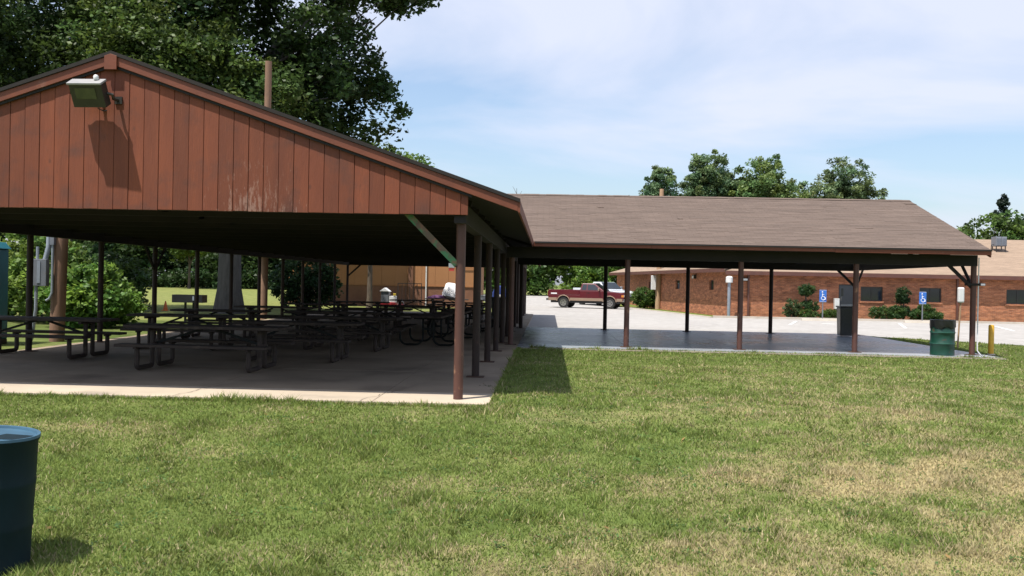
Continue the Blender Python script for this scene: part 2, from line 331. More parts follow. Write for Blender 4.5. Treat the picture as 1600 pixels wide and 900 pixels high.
def np_mesh(name, V, F, mt, tint=None, parent=None, smooth=False, uv=None):
    """V (n,3), F (m,k) all with k corners"""
    off = np.zeros(3)
    if parent: off = np.array(OFF.get(root_of(parent).name, (0, 0, 0)))
    me = bpy.data.meshes.new(name); n, (m_, k) = len(V), F.shape
    me.vertices.add(n); me.vertices.foreach_set('co', (V - off).astype(np.float32).ravel())
    me.loops.add(m_ * k); me.loops.foreach_set('vertex_index', F.astype(np.int32).ravel())
    me.polygons.add(m_); me.polygons.foreach_set('loop_start', np.arange(0, m_ * k, k, dtype=np.int32))
    me.update(calc_edges=True)
    if tint is not None:
        a = me.attributes.new('tint', 'FLOAT_COLOR', 'POINT'); c = np.ones((n, 4), np.float32); c[:, :3] = tint; a.data.foreach_set('color', c.ravel())
    if smooth: me.polygons.foreach_set('use_smooth', np.ones(m_, bool))
    me.materials.append(mt); me.validate()
    o = bpy.data.objects.new(name, me); col.objects.link(o)
    if parent: o.parent = parent
    return o

def copy_tree(o, parent=None):
    c = o.copy(); col.objects.link(c); c.parent = parent
    for ch in list(o.children): copy_tree(ch, c)
    return c

# smooth value noise for numpy, used for the lawn
_NG = np.random.default_rng(3).random((64, 64))
def vnoise(x, y):
    xi, yi = np.floor(x).astype(int), np.floor(y).astype(int); fx, fy = x - xi, y - yi
    fx, fy = fx * fx * (3 - 2 * fx), fy * fy * (3 - 2 * fy)
    g = lambda a, b: _NG[a % 64, b % 64]
    return (g(xi, yi) * (1 - fx) + g(xi + 1, yi) * fx) * (1 - fy) + (g(xi, yi + 1) * (1 - fx) + g(xi + 1, yi + 1) * fx) * fy
def fbm(x, y, o=4):
    s = 0; a = .5
    for i in range(o): s = s + a * vnoise(x * 2 ** i + 17 * i, y * 2 ** i + 31 * i); a *= .5
    return s / (1 - .5 ** o)

# ------------------------------------------------------------------ ground
def sstep(a, b, x): t = np.clip((x - a) / (b - a), 0, 1); return t * t * (3 - 2 * t)
def lot_edge(x): return np.interp(x, [11.5, 11.75, 11.95, 15.1, 24, 60], [34.2, 34.2, 33.6, 29.9, 22.5, 8])
def gz(x, y):
    x = np.asarray(x, float); y = np.asarray(y, float)
    z = -.44 + .40 * np.clip((y - 3.5) / 8.3, 0, 1)
    z = z + .085 * sstep(-1.2, -.2, x) * sstep(10.5, 12.6, y) * (1 - sstep(17, 24, y)) * (1 - sstep(2.5, 7, x))
    z = z - .06 * np.where(x > 11.5, sstep(0, .4, y - lot_edge(x)), sstep(34.0, 34.3, y))
    z = z + .45 * np.clip((y - 70) / 25, 0, 1) + .25 * np.clip((y - 95) / 60, 0, 1)
    return z
def dryness(x, y):
    e = lambda cx, cy, rx, ry: np.exp(-(((x - cx) / rx) ** 2 + ((y - cy) / ry) ** 2))
    d = .55 * e(2.0, 8.6, 1.6, .8) + .6 * e(3.9, 9.2, 1.9, .9) + .6 * e(.7, 6.4, 1.3, .55) + .55 * e(5.4, 9.2, 1.4, 1.4) + .5 * e(3.4, 7.2, 1.5, .8) + .45 * e(-5.3, 10.4, 1.6, .35) + .3 * e(4, 12.5, 4, 1.6) + .26 * e(8, 17, 7, 4) + .25 * e(-1.2, 8.2, .8, .4) + .3 * e(2.5, 6.0, 3, 1.2) + .1 * sstep(-.5, 3.5, x) * (1 - sstep(13, 24, y))
    n = fbm(x * .9, y * 1.3) - .5; n2 = fbm(x * 3.1 + 5, y * 3.7) - .5
    return np.clip(.02 + d * .85 + n * .55 + n2 * (.5 + 1.5 * np.clip(d, 0, 1)), 0, 1)
GREEN = np.array([.125, .18, .05]); GREEN2 = np.array([.165, .205, .06]); STRAW = np.array([.44, .36, .20])
def lawn_tint(x, y, jit=0.0):
    d = dryness(x, y); k = np.clip(fbm(x * .35 + 9, y * .35) * 1.5 - .3, 0, 1)[..., None]
    c = GREEN * (1 - k) + GREEN2 * k
    return c * (1 - d[..., None]) + STRAW * d[..., None]

fx = np.arange(-8, 17.01, .2); fy = np.concatenate([np.arange(3.5, 26.01, .2), np.arange(26.2, 35, .25)])
xs = np.unique(np.round(np.concatenate([[-700, -400, -250, -160, -110, -80, -60, -45, -35, -28, -22, -18, -14, -11], fx, [19, 22, 26, 32, 40, 50, 65, 85, 120, 200, 400, 700]]), 3))
ys = np.unique(np.round(np.concatenate([[-200, -80, -30, -12, -5, 0, 2], fy, [28, 30, 32, 34, 34.3, 36, 40, 45, 50, 55, 60, 65, 70, 75, 80, 85, 90, 95, 105, 120, 155, 220, 400, 900]]), 3))
X, Y = np.meshgrid(xs, ys); Z = gz(X, Y)
V = np.stack([X, Y, Z], -1).reshape(-1, 3); nx = len(xs)
i, j = np.meshgrid(np.arange(nx - 1), np.arange(len(ys) - 1)); b0 = (j * nx + i).ravel()
F = np.stack([b0, b0 + 1, b0 + 1 + nx, b0 + nx], -1)
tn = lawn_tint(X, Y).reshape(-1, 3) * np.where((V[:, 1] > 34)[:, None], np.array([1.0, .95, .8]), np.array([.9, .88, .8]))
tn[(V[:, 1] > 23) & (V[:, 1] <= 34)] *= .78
farm = (V[:, 1] > 34) & (V[:, 0] < -2); tn[farm] = tn[farm] * .35 + np.array([.24, .245, .085]) * .65
lawn = np_mesh('lawn', V, F, M['lawn'], tn, smooth=True); tag(lawn, kind='structure', label='mown lawn with dry straw coloured patches')

# grass blades (past counting): one object of single-triangle blades
def blades():
    P = []
    def scatter(x0, x1, y0, y1, dens):
        n = int((x1 - x0) * (y1 - y0) * dens); x = rng.uniform(x0, x1, n); y = rng.uniform(y0, y1, n)
        keep = (x > -.64 * y - 2.2) & (x < .56 * y + 3.6)
        keep &= ~((x < -.72) & (y > 12.17)) & ~((y > 23.45) & (x < 11.7))
        keep &= ~((x > 11.5) & (y > lot_edge(x) - .1))
        return np.stack([x[keep], y[keep]], -1)
    for y0, y1, de in ((3.6, 4.9, 2600), (4.9, 7, 4800), (7, 9, 3700), (9, 11, 2700), (11, 14, 1700), (14, 18, 1000), (18, 24, 620), (24, 33, 330)):
        P.append(scatter(-.64 * y1 - 2.3, .56 * y1 + 3.7, y0, y1, de))
    # ragged fringe along the slab edges
    n = 5200; x = rng.uniform(-10.9, -.7, n); P.append(np.stack([x, 12.15 + rng.normal(0, .025, n) - .01], -1))
    n = 4200; y = rng.uniform(12.2, 23.5, n); P.append(np.stack([-.72 + np.abs(rng.normal(0, .035, n)), y], -1))
    n = 4000; x = rng.uniform(-.4, 11.6, n); P.append(np.stack([x, 23.46 - np.abs(rng.normal(0, .03, n))], -1))
    nf = sum(len(q) for q in P[-3:]); P = np.concatenate(P); x, y = P[:, 0], P[:, 1]; n = len(P); fr = np.ones(n); fr[-nf:] = 1.9
    z = gz(x, y)
    cl = fbm(x * 4.5, y * 4.5, 3)
    tall = fbm(x * 1.7 + 3, y * 1.7 + 8, 3)
    h = (.011 + .022 * rng.random(n) ** 1.3) * (.55 + .9 * cl) * (.7 + .6 * tall) * (1 + .012 * y) * fr * (1 + .9 * sstep(.6, .68, fbm(x * 2.3 + 40, y * 2.3, 3)))
    wd = .0028 + .0008 * y * .55 + .003 * rng.random(n)
    a = rng.uniform(0, 2 * np.pi, n); le = rng.uniform(.2, 1.25, n) * h; la = rng.uniform(0, 2 * np.pi, n)
    b1 = np.stack([x - np.cos(a) * wd, y - np.sin(a) * wd, z - .004], -1); b2 = np.stack([x + np.cos(a) * wd, y + np.sin(a) * wd, z - .004], -1)
    tp = np.stack([x + np.cos(la) * le, y + np.sin(la) * le, z + h], -1)
    V = np.stack([b1, b2, tp], 1).reshape(-1, 3); F = np.arange(3 * n).reshape(n, 3)
    dd = dryness(x, y); dry = rng.random(n) < np.clip(dd * 1.15 - .04, .05, .93)
    g = np.array([.25, .345, .092]) * (1 - .42 * rng.random((n, 1)) - .22 * (fbm(x * 6 + 4, y * 6, 2) > .58)[:, None]) + np.array([.075, .05, .008]) * rng.random((n, 1))
    s = np.array([.56, .47, .27]) * (.6 + .5 * rng.random((n, 1)))
    t = np.where(dry[:, None], s, g)
    return np_mesh('grass', V, F, M['blade'], np.repeat(t, 3, 0))
g_ = blades(); tag(g_, 'short mown grass blades, green with straw coloured dry patches', 'grass', kind='stuff')

# broad-leaved weeds and clover in the turf (past counting)
rw_ = np.random.default_rng(77); nc = 420
cx_ = rw_.uniform(-4, 9, nc); cy_ = 5.2 + 10 * rw_.random(nc) ** 1.3
V, F, T = None, None, None
def weeds():
    C = np.stack([cx_, cy_, gz(cx_, cy_) + .012], -1); per = 26; n = nc * per
    c = np.repeat(C, per, 0); sp = np.repeat(rw_.uniform(.03, .16, nc), per)[:, None]
    p = c + rw_.normal(0, 1, (n, 3)) * sp * np.array([1, 1, 0]) ; p[:, 2] += rw_.uniform(0, .02, n)
    a = rw_.uniform(0, 2 * np.pi, n); u = np.stack([np.cos(a), np.sin(a), rw_.normal(0, .35, n)], -1); v = np.stack([-np.sin(a), np.cos(a), rw_.normal(0, .35, n)], -1)
    s = rw_.uniform(.007, .017, n)[:, None]
    V = np.stack([p - u * s, p + v * s * .7, p + u * s, p - v * s * .7], 1).reshape(-1, 3)
    t = np.array([.10, .18, .05]) * np.repeat(rw_.uniform(.6, 1.2, nc), per)[:, None] * rw_.uniform(.7, 1.2, (n, 1))
    return np_mesh('weeds', V, np.arange(4 * n).reshape(n, 4), M['blade'], np.repeat(t, 4, 0))
tag(weeds(), 'low clover and broad leaved weeds scattered in the turf', 'weeds', kind='stuff')

def fallen():
    n = 130; x = rw_.uniform(-5, 10, n); y = 5 + 14 * rw_.random(n) ** 1.3; p = np.stack([x, y, gz(x, y) + .03], -1)
    a = rw_.uniform(0, 2 * np.pi, n); u = np.stack([np.cos(a), np.sin(a), rw_.normal(0, .3, n)], -1); v = np.stack([-np.sin(a), np.cos(a), rw_.normal(0, .3, n)], -1); s = rw_.uniform(.012, .032, n)[:, None]
    V = np.stack([p - u * s, p + v * s * .6, p + u * s, p - v * s * .6], 1).reshape(-1, 3)
    t = np.array([.30, .19, .08]) * rw_.uniform(.5, 1.6, (n, 1))
    return np_mesh('fallen_leaves', V, np.arange(4 * n).reshape(n, 4), M['blade'], np.repeat(t, 4, 0))
tag(fallen(), 'scattered dry fallen leaves on the lawn', 'leaves', kind='stuff')

def flat_poly(name, pts, dz, mt, label=None):
    mb = MB(); n = len(pts); mb.add([(x, y, max(-.10, -.10 + .45 * (y - 70) / 25) + dz) for x, y in pts], [tuple(range(n))])
    return tag(mb.build(name, mt), label, kind='structure')
pk = flat_poly('parking_lot', [(-.77, 34.42), (11.75, 34.42), (11.95, 33.6), (15.1, 29.9), (24, 22.5), (60, 8), (90, 8), (90, 51.8), (9.0, 51.8), (6.1, 70), (-3.6, 70), (-2.6, 50.2), (-.77, 50.2)], .03, M['asphalt'], 'pale sunlit parking lot pavement')
pk2 = flat_poly('parking_lot', [(-3.6, 70), (6.1, 70), (2.4, 95), (-9, 95)], .03, M['asphalt'], 'far end of the pale parking lot pavement')

PZ = -.07          # top of the paved lot
def strip(name, p0, p1, wd, mt, z=PZ + .006, h=.006):
    d = Vector((p1[0] - p0[0], p1[1] - p0[1], 0)).normalized(); a = Vector((-d.y, d.x, 0)) * wd / 2
    q = [Vector((*p0, z)) - a, Vector((*p1, z)) - a, Vector((*p1, z)) + a, Vector((*p0, z)) + a]
    return MB().prism(q, (0, 0, h)).build(name, mt)
for k, (a, b) in enumerate((((12.9, 48.6), (11.3, 43.7)), ((18.15, 48.6), (16.2, 42.6)), ((22.5, 47.6), (20.7, 42.0)), ((27.2, 47.2), (25.4, 41.6)))):
    tag(strip('painted_line', a, b, .13, M['paint']), 'white stall line painted on the parking lot', kind='structure')
tag(strip('painted_line', (13.35, 45.6), (13.95, 45.6), .35, M['paint']), 'short white mark painted in the parking stall', kind='structure')
tag(strip('painted_line', (22.6, 45.0), (26.2, 45.4), .1, M['paint']), 'white cross line painted on the parking lot', kind='structure')
kb = MB().prism([(9.2, 51.8, -.12), (9.2, 52.02, -.12), (70, 52.02, -.12), (70, 51.8, -.12)], (0, 0, .16)).build('kerb', M['kerb']); tag(kb, 'pale concrete kerb before the brick building', kind='structure')
kb = MB().prism([(9.0, 51.8, -.12), (9.17, 51.86, -.12), (6.27, 69.9, -.12), (6.1, 69.9, -.12)], (0, 0, .10)).build('kerb', M['kerb']); tag(kb, 'low kerb beside the side of the brick building', kind='structure')
for x0, x1, lab in ((13.6, 15.6, 'concrete wheel stop before the shrubs beside the grey door'), (19.0, 20.5, 'concrete wheel stop before the shrubs with the second blue sign')):
    s_ = MB().prism([(x0, 50.1, PZ + .002), (x0, 50.28, PZ + .002), (x0, 50.24, PZ + .13), (x0, 50.14, PZ + .13)], (x1 - x0, 0, 0)).build('wheel_stop', M['kerb'], loc=(x0, 50.1, PZ))
    tag(s_, lab, 'wheel stop', 'concrete wheel stops')

# pavilion floors as cast panels with open joints
def floor_panels(name, xs, ys, mt, label, z1=0.0):
    root = bpy.data.objects.new(name, None); col.objects.link(root); tag(root, label, kind='structure')
    for i in range(len(xs) - 1):
        for j in range(len(ys) - 1):
            g = .005; dz = -rnd.random() * .002
            o = MB().box(xs[i] + g, xs[i + 1] - g, ys[j] + g, ys[j + 1] - g, -.16, z1 + dz).build('slab_panel', M['concrete_lit'] if name == 'pavilion_floor' and j == 0 else mt, root)
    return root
floor_panels('pavilion_floor', [-11.05, -8.0, -4.96, -2.3, -.75], [12.2, 13.4] + [13.4 + 3.0 * k for k in range(1, 13)], M['concrete_shaded'], 'concrete floor of the front pavilion')  # first row cut at the shadow edge to carry the painted sunlight
floor_panels('wing_floor', [-.75, 2.07, 5.0, 7.95, 11.35], [23.5, 26.5, 29.5, 32.0, 34.4], M['gloss_floor'], 'shiny sealed grey concrete floor of the far wing')
ck = MB(); rc_ = random.Random(21)
for x0_, y0_, x1_, y1_ in ((-5.05, 12.2, -4.85, 13.2), (-4.95, 13.2, -4.2, 15.6), (-2.5, 12.2, -1.9, 14.6), (-7.9, 13.3, -6.9, 15.9), (-3.4, 14.4, -2.4, 17.5)):
    q_ = [(x0_ + (x1_ - x0_) * k / 12 + rc_.uniform(-.05, .05), y0_ + (y1_ - y0_) * k / 12) for k in range(13)]
    for (a, b), (c, d) in zip(q_[:-1], q_[1:]): ck.add([(a - .004, b, .0022), (a + .004, b, .0022), (c + .004, d, .0022), (c - .004, d, .0022)], [(0, 1, 2, 3)])
ck.build('crack', M['dark_frame'], bpy.data.objects['pavilion_floor'], kind='stuff')
strip_ap = MB().box(-.73, 11.33, 23.32, 23.49, -.16, -.012).build('floor_edge', M['concrete']); tag(strip_ap, 'pale concrete edge strip of the wing floor', kind='structure')

# ------------------------------------------------------------------ pavilion
pav = thing('picnic_pavilion', 'long brown open picnic pavilion with board gable and shingled side wing', 'pavilion', (-5.97, 12.6, 0), world=True)
RX, RZ, EZ, EX = -5.97, 4.60, 2.70, 5.55        # ridge x, ridge z, eave z, half span
Y0, Y1 = 12.37, 49.55
WY, WZ, WE, WH = 28.95, 4.34, 2.64, 5.30        # wing ridge y, z, eave z, half span
WX1 = 11.02
vx = RX + (RZ - WZ) / ((RZ - EZ) / EX)
def r1z(x): return RZ - abs(x - RX) * (RZ - EZ) / EX
def slab_roof(name, pts, th, mt, under, label=None, uvf=None):
    """roof slope: shingled top and a dark wooden deck under it"""
    top = MB().prism([(x, y, z) for x, y, z in pts], (0, 0, .035)).build(name, mt, pav, uvf=uvf)
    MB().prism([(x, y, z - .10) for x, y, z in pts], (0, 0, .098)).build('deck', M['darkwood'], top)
    if label: top['label'] = label
    return top
e1 = RX + EX; e0 = RX - EX
right = slab_roof('roof_slope', [(RX, Y0, RZ), (RX, Y1, RZ), (e1, Y1, EZ), (e1, WY + WH, EZ), (vx, WY, r1z(vx)), (e1, WY - WH, EZ), (e1, Y0, EZ)][::-1], .1, M['shingle'], None, 'shingled slope of the front pavilion', uvf=lambda p: (p.y, (p.x - RX) * 1.06))
left = slab_roof('roof_slope', [(RX, Y0, RZ), (RX, Y1, RZ), (e0, Y1, EZ), (e0, Y0, EZ)], .1, M['shingle'], None, uvf=lambda p: (p.y, (p.x - RX) * 1.06))
# wing: built as overlapping courses of shingles (too fine to pick apart singly)
def courses(sign):
    mb = MB(); n = 40; run = WH; L = math.hypot(WH, WZ - WE)
    for k in range(n):
        t0, t1 = k / n, (k + 1) / n + .004
        y0 = WY + sign * run * (1 - t0); z0 = WE + (WZ - WE) * t0; y1 = WY + sign * run * (1 - t1); z1 = WE + (WZ - WE) * t1
        xl0 = e1 + (vx - e1) * t0; xl1 = e1 + (vx - e1) * min(1, t1)
        # split into runs whose butt edge lifts unevenly
        xr = WX1 + .03; nseg = 26
        cuts = [0] + sorted(rnd.random() for _ in range(nseg - 1)) + [1]
        for a, b in zip(cuts[:-1], cuts[1:]):
            lift = .006 + rnd.random() * .005 + (.02 * rnd.random() if rnd.random() < .006 else 0); dr = rnd.uniform(-.008, .008)
            A0, B0 = xl0 + (xr - xl0) * a, xl0 + (xr - xl0) * b; A1, B1 = xl1 + (xr - xl1) * a, xl1 + (xr - xl1) * b
            q = [(A0, y0 + sign * dr, z0 + .036 + lift), (B0, y0 + sign * dr, z0 + .036 + lift), (B1, y1, z1 + .038), (A1, y1, z1 + .038),
                 (A0, y0 + sign * dr, z0 + .03), (B0, y0 + sign * dr, z0 + .03)]
            mb.add(q, [(0, 1, 2, 3) if sign < 0 else (3, 2, 1, 0), (4, 5, 1, 0)])
    return mb
for sign in (-1, 1):
    yE = WY + sign * WH
    pts = [(e1, yE, WE), (WX1, yE, WE), (WX1, WY, WZ), (vx, WY, WZ)]
    wr = slab_roof('wing_roof_slope', pts if sign < 0 else pts[::-1], .1, M['shingle'], None, 'brown shingled slope of the wing' if sign < 0 else None, uvf=lambda p: (p.x, (p.y - WY) * 1.05))
    courses(sign).build('shingle_courses', M['shingle'], wr, uvf=lambda p: (p.x, (p.y - WY) * 1.05), kind='stuff')
# ridge caps
rc = MB()
for k in range(70):
    x0 = vx + (WX1 - vx) * k / 70; x1 = x0 + (WX1 - vx) / 70 + .02; h = rnd.random() * .008
    rc.add([(x0, WY - .13, WZ + .012 + h), (x1, WY - .13, WZ + .012 + h), (x1, WY, WZ + .062 + h), (x0, WY, WZ + .062 + h), (x0, WY + .13, WZ + .012 + h), (x1, WY + .13, WZ + .012 + h)], [(0, 1, 2, 3), (3, 2, 5, 4)])
rc.build('ridge_cap', M['shingle'], pav, uvf=lambda p: (p.x, p.y))
# rake boards on the front gable, two layered pieces a side, with the shingle edge over them
sl1 = (RZ - EZ) / EX
for s in (-1, 1):
    def rake(d0, d1, y0, y1, a=0.0, b=EX):
        P = [(RX + s * a, y0, RZ - a * sl1 - d0), (RX + s * b, y0, RZ - b * sl1 - d0), (RX + s * b, y0, RZ - b * sl1 - d1), (RX + s * a, y0, RZ - a * sl1 - d1)]
        return MB().prism(P if s > 0 else P[::-1], (0, y1 - y0, 0))
    bevel(rake(.012, .138, 12.365, 12.405, .004).build('rake_board', M['trim'], pav), .004)
    rake(.140, .175, 12.385, 12.405, .02, EX - .62).build('rake_moulding', M['darkwood'], pav)
    rake(-.042, .008, 12.345, 12.40, .0, EX + .03).build('drip_edge', M['darkwood'], pav)
    bevel(rake(.012, .15, Y1 + .002, Y1 + .05, .004).build('rake_board', M['trim'], pav), .004)
bevel(MB().prism([(RX - .085, 12.335, RZ - .215), (RX + .085, 12.335, RZ - .215), (RX + .085, 12.335, RZ - .03), (RX, 12.335, RZ - .001), (RX - .085, 12.335, RZ - .03)], (0, .028, 0)).build('ridge_plate', M['trim'], pav), .003)
# eave fascias
for x0, a, b in ((e1, Y0, WY - WH - .03), (e1, WY + WH + .03, Y1), (e0, Y0, Y1)):
    sgn = 1 if x0 == e1 else -1
    xx = sorted((x0 + sgn * .002, x0 + sgn * .03))
    MB().box(xx[0], xx[1], a, b, EZ - .15, EZ + .012).build('fascia', M['trim'], pav)
for sign in (-1, 1):
    yy = sorted((WY + sign * (WH + .002), WY + sign * (WH + .03)))
    xc = [e1 + .04, 2.6, 7.2, WX1 + .04]
    for a, b in zip(xc[:-1], xc[1:]):
        dz = rnd.uniform(-.008, .008)
        MB().box(a, b - .006, yy[0], yy[1], WE - .085 + dz, WE + .03 + dz).build('fascia', M['trim'], pav)
    yy2 = sorted((WY + sign * (WH + .032), WY + sign * (WH + .055)))
    MB().box(e1 + .06, WX1 + .04, yy2[0], yy2[1], WE + .0, WE + .045).build('drip_edge', M['darkwood'], pav)
# wing end rakes and gable infill
for s in (-1, 1):
    P = [(WX1 + .002, WY, WZ - .0), (WX1 + .002, WY + s * WH, WE), (WX1 + .002, WY + s * WH, WE - .15), (WX1 + .002, WY, WZ - .15)]
    MB().prism(P if s < 0 else P[::-1], (.04, 0, 0)).build('rake_board', M['trim'], pav)
# gable siding: boards with open grooves over a dark backing
gs = MB().prism([(-10.9, 12.45, 2.53), (-1.11, 12.45, 2.53), (-1.11, 12.45, r1z(-1.11) - .13), (RX, 12.45, RZ - .13), (-10.9, 12.45, r1z(-10.9) - .13)], (0, .05, 0)).build('gable_siding', M['darkwood'], pav)
gs['label'] = 'reddish brown vertical board siding of the gable'
x = -10.9; bw = .2066
while x < -1.12:
    x1 = min(x + bw, -1.09); g = .003; a, b = x + g, x1 - g; dy = rnd.uniform(-.004, .004); zb = 2.505 + rnd.uniform(-.004, .004)
    top = lambda q: r1z(q) - .125
    P = [(a, 12.42 + dy, zb), (b, 12.42 + dy, zb), (b, 12.42 + dy, top(b))]
    if a < RX < b: P.append((RX, 12.42 + dy, top(RX)))
    P.append((a, 12.42 + dy, top(a)))
    bo = MB().prism(P, (0, .028, 0)).build('board', M['siding'], gs); bevel(bo, .003, 1)
    x = x1
# beams
MB().box(-1.28, -1.12, 12.47, 49.4, 2.40, 2.66).build('beam', M['darkwood'], pav)
MB().box(-10.78, -10.62, 12.47, 49.4, 2.40, 2.66).build('beam', M['darkwood'], pav)
MB().box(-10.6, -1.3, 12.52, 12.62, 2.51, 2.66).build('beam', M['darkwood'], pav)
MB().box(-10.6, -1.3, 49.2, 49.38, 2.42, 2.62).build('beam', M['darkwood'], pav)
for yb in (24.3, 33.4):
    MB().box(-1.1, 10.99, yb - .08, yb + .08, 2.28, 2.56).build('beam', M['darkwood'], pav)
MB().box(10.85, 11.01, 24.39, 33.31, 2.30, 2.55).build('beam', M['darkwood'], pav)
# trusses
def truss(p0, p1, pk_, zb, zt0, zt1, zpk):
    mb = MB(); a, b, c = Vector((*p0, zb)), Vector((*p1, zb)), Vector((*pk_, zb))
    mb.bar(a, b, .05, .12)
    mb.bar(Vector((*p0, zt0)), Vector((*pk_, zpk)), .05, .12); mb.bar(Vector((*p1, zt1)), Vector((*pk_, zpk)), .05, .12)
    mb.bar(c, Vector((*pk_, zpk)), .05, .09)
    for t in (.25,):
        for q0, zt in ((a, zt0), (b, zt1)):
            s0 = q0.lerp(c, .55); s1 = Vector((*(Vector((q0.x, q0.y)).lerp(Vector(pk_), .55)), zt + (zpk - zt) * .55))
            mb.bar(s0, s1, .04, .09); mb.bar(s0, Vector((*pk_, zpk)), .04, .08)
    return mb
for k in range(24):
    y = 14.2 + 1.525 * k
    zt = r1z(-1.2) - .18
    if 24.5 < y < 33.3: pass
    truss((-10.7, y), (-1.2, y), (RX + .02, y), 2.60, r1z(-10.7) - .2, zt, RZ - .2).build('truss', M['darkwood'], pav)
for k in range(8):
    xx = -.2 + 1.5 * k
    truss((xx, 24.3), (xx, 33.4), (xx, WY - .1), 2.58, WE + .12, WE + .12, WZ - .2).build('truss', M['darkwood'], pav)
# posts with base plates
def post(x, y, h, r=.064, plate=True, lab=None, mt='post_shaded'):
    o = MB().lathe([(r, 0.002), (r, h)], 16, (x, y, 0)).build('post', M[mt], pav, True)
    if lab: o['label'] = lab
    if plate: bevel(MB().box(x - .15, x + .15, y - .11, y + .11, .0015, .014).build('base_plate', M['plate'], o), .003, 1)
    return o
for k in range(13):
    y = 12.68 + 3.05 * k
    y = min(y, 49.2)
    post(-1.2, y, 2.41, .066 if k == 0 else .064, k > 0, 'sunlit reddish front corner post' if k == 0 else None, 'post' if k == 0 else 'post_shaded')
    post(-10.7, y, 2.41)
for x_ in (-.95, 2.07, 5.0, 7.95, 10.93):
    for yb in (24.3, 33.4): post(x_, yb, 2.29, .07, mt='post' if yb < 30 else 'post_shaded')
# knee braces
def brace(p0, p1, mt='post'): return MB().bar(p0, p1, .04, .085).build('knee_brace', M[mt], pav)
brace((-1.25, 12.66, 1.84), (-1.95, 12.60, 2.54), 'brace')['label'] = 'angled brace with peeling green paint'
brace((-10.65, 49.2, 1.85), (-10.0, 49.2, 2.45), 'darkwood'); brace((-1.25, 49.2, 1.85), (-1.9, 49.2, 2.45), 'darkwood')
brace((-10.65, 12.66, 1.84), (-9.95, 12.60, 2.54), 'brace')
for s_ in (-1, 1): brace((-10.7, 24.88 + s_ * .06, 1.8), (-10.7, 24.88 + s_ * .66, 2.42), 'darkwood')
brace((10.88, 24.3, 1.74), (10.28, 24.3, 2.31), 'darkwood'); brace((10.93, 24.36, 1.74), (10.93, 25.0, 2.33), 'darkwood')
brace((10.88, 33.4, 1.74), (10.28, 33.4, 2.31), 'darkwood'); brace((10.93, 33.34, 1.74), (10.93, 32.7, 2.33), 'darkwood')
MB().box(10.74, 11.08, 24.215, 24.385, 1.78, 1.84).build('brace_plate', M['darkwood'], pav)
# conduit down the wing's corner post
MB().tube([(11.03, 24.24, 2.5), (11.03, 24.24, .9), (11.03, 24.23, .12), (11.1, 24.2, .012)], .016, 8).build('conduit', M['white_metal'], pav, True)
# little alarm box and notice on the front post
bx = MB().box(-1.36, -1.28, 12.64, 12.72, 1.80, 1.86).build('alarm_box', M['white_metal'], pav); MB().box(-1.355, -1.285, 12.637, 12.66, 1.755, 1.795).build('alarm_lens', M['red_paper'], bx)

# floodlight on the gable
fl = thing('floodlight', 'grey boxy floodlight with round photocell mounted high on the board gable', 'floodlight', (-5.98, 12.42, 3.95), world=True)
from mathutils import Euler
FQ = Euler((R(30), 0, R(-2))).to_matrix(); FC = Vector((-6.17, 12.215, 4.03))
def fb(mb_pts): return [FC + FQ @ Vector(p) for p in mb_pts]
def fbox(x0, x1, y0, y1, z0, z1, taper=0):
    P = [(x0 + taper, y0, z0 + taper), (x1 - taper, y0, z0 + taper), (x1, y1, z0), (x0, y1, z0), (x0 + taper, y0, z1 - taper), (x1 - taper, y0, z1 - taper), (x1, y1, z1), (x0, y1, z1)]
    return MB().add(fb(P), [(0, 3, 2, 1), (4, 5, 6, 7), (0, 1, 5, 4), (1, 2, 6, 5), (2, 3, 7, 6), (3, 0, 4, 7)])
# local frame: y- is the lamp's glass side, tipped down to the yard
bevel(fbox(-.225, .225, -.10, .05, -.16, .155).build('housing', M['lamp_body'], fl), .008)
bevel(MB().add(fb([(-.20, .05, -.14), (.20, .05, -.14), (.20, .05, .13), (-.20, .05, .13), (-.12, .09, -.07), (.12, .09, -.07), (.12, .09, .07), (-.12, .09, .07)]), [(4, 5, 6, 7)[::-1], (0, 1, 5, 4)[::-1], (1, 2, 6, 5)[::-1], (2, 3, 7, 6)[::-1], (3, 0, 4, 7)[::-1]]).build('back_cover', M['lamp_body'], fl), .005)
bevel(fbox(-.235, .235, -.125, .055, .157, .185).build('visor', M['lamp_top'], fl), .004)
gl = fbox(-.15, .13, -.108, -.102, -.04, .11).build('lens', M['lamp_glass'], fl)
fbox(-.15, .15, -.076, -.0765, 0, 0.01)
q = fb([(.12, .0, .187)])[0]; MB().lathe([(.028, 0), (.034, .02), (.034, .05), (.02, .068), (.0, .07)], 12, tuple(q)).build('photocell', M['white_metal'], fl, True)
a = fb([(.225, .01, .0)])[0]
MB().tube([a, a + Vector((.06, .02, -.01)), Vector((-5.90, 12.3, 3.98)), Vector((-5.88, 12.418, 3.98))], .021, 10).build('arm', M['lamp_body'], fl, True)
MB().box(-5.93, -5.83, 12.395, 12.418, 3.93, 4.03).build('wall_plate', M['lamp_body'], fl)
b = fb([(.03, .05, -.16)])[0]
MB().tube([b, b + Vector((.0, .02, -.06)), b + Vector((.06, .06, -.085)), b + Vector((.12, .12, -.05)), b + Vector((.16, .2, -.02))], .008, 6).build('cable', M['black'], fl, True)
bk = fb([(0, .09, 0)])[0]
MB().tube([bk, Vector((bk.x + .05, 12.418, bk.z - .02))], .02, 8).build('mount', M['lamp_body'], fl, True)

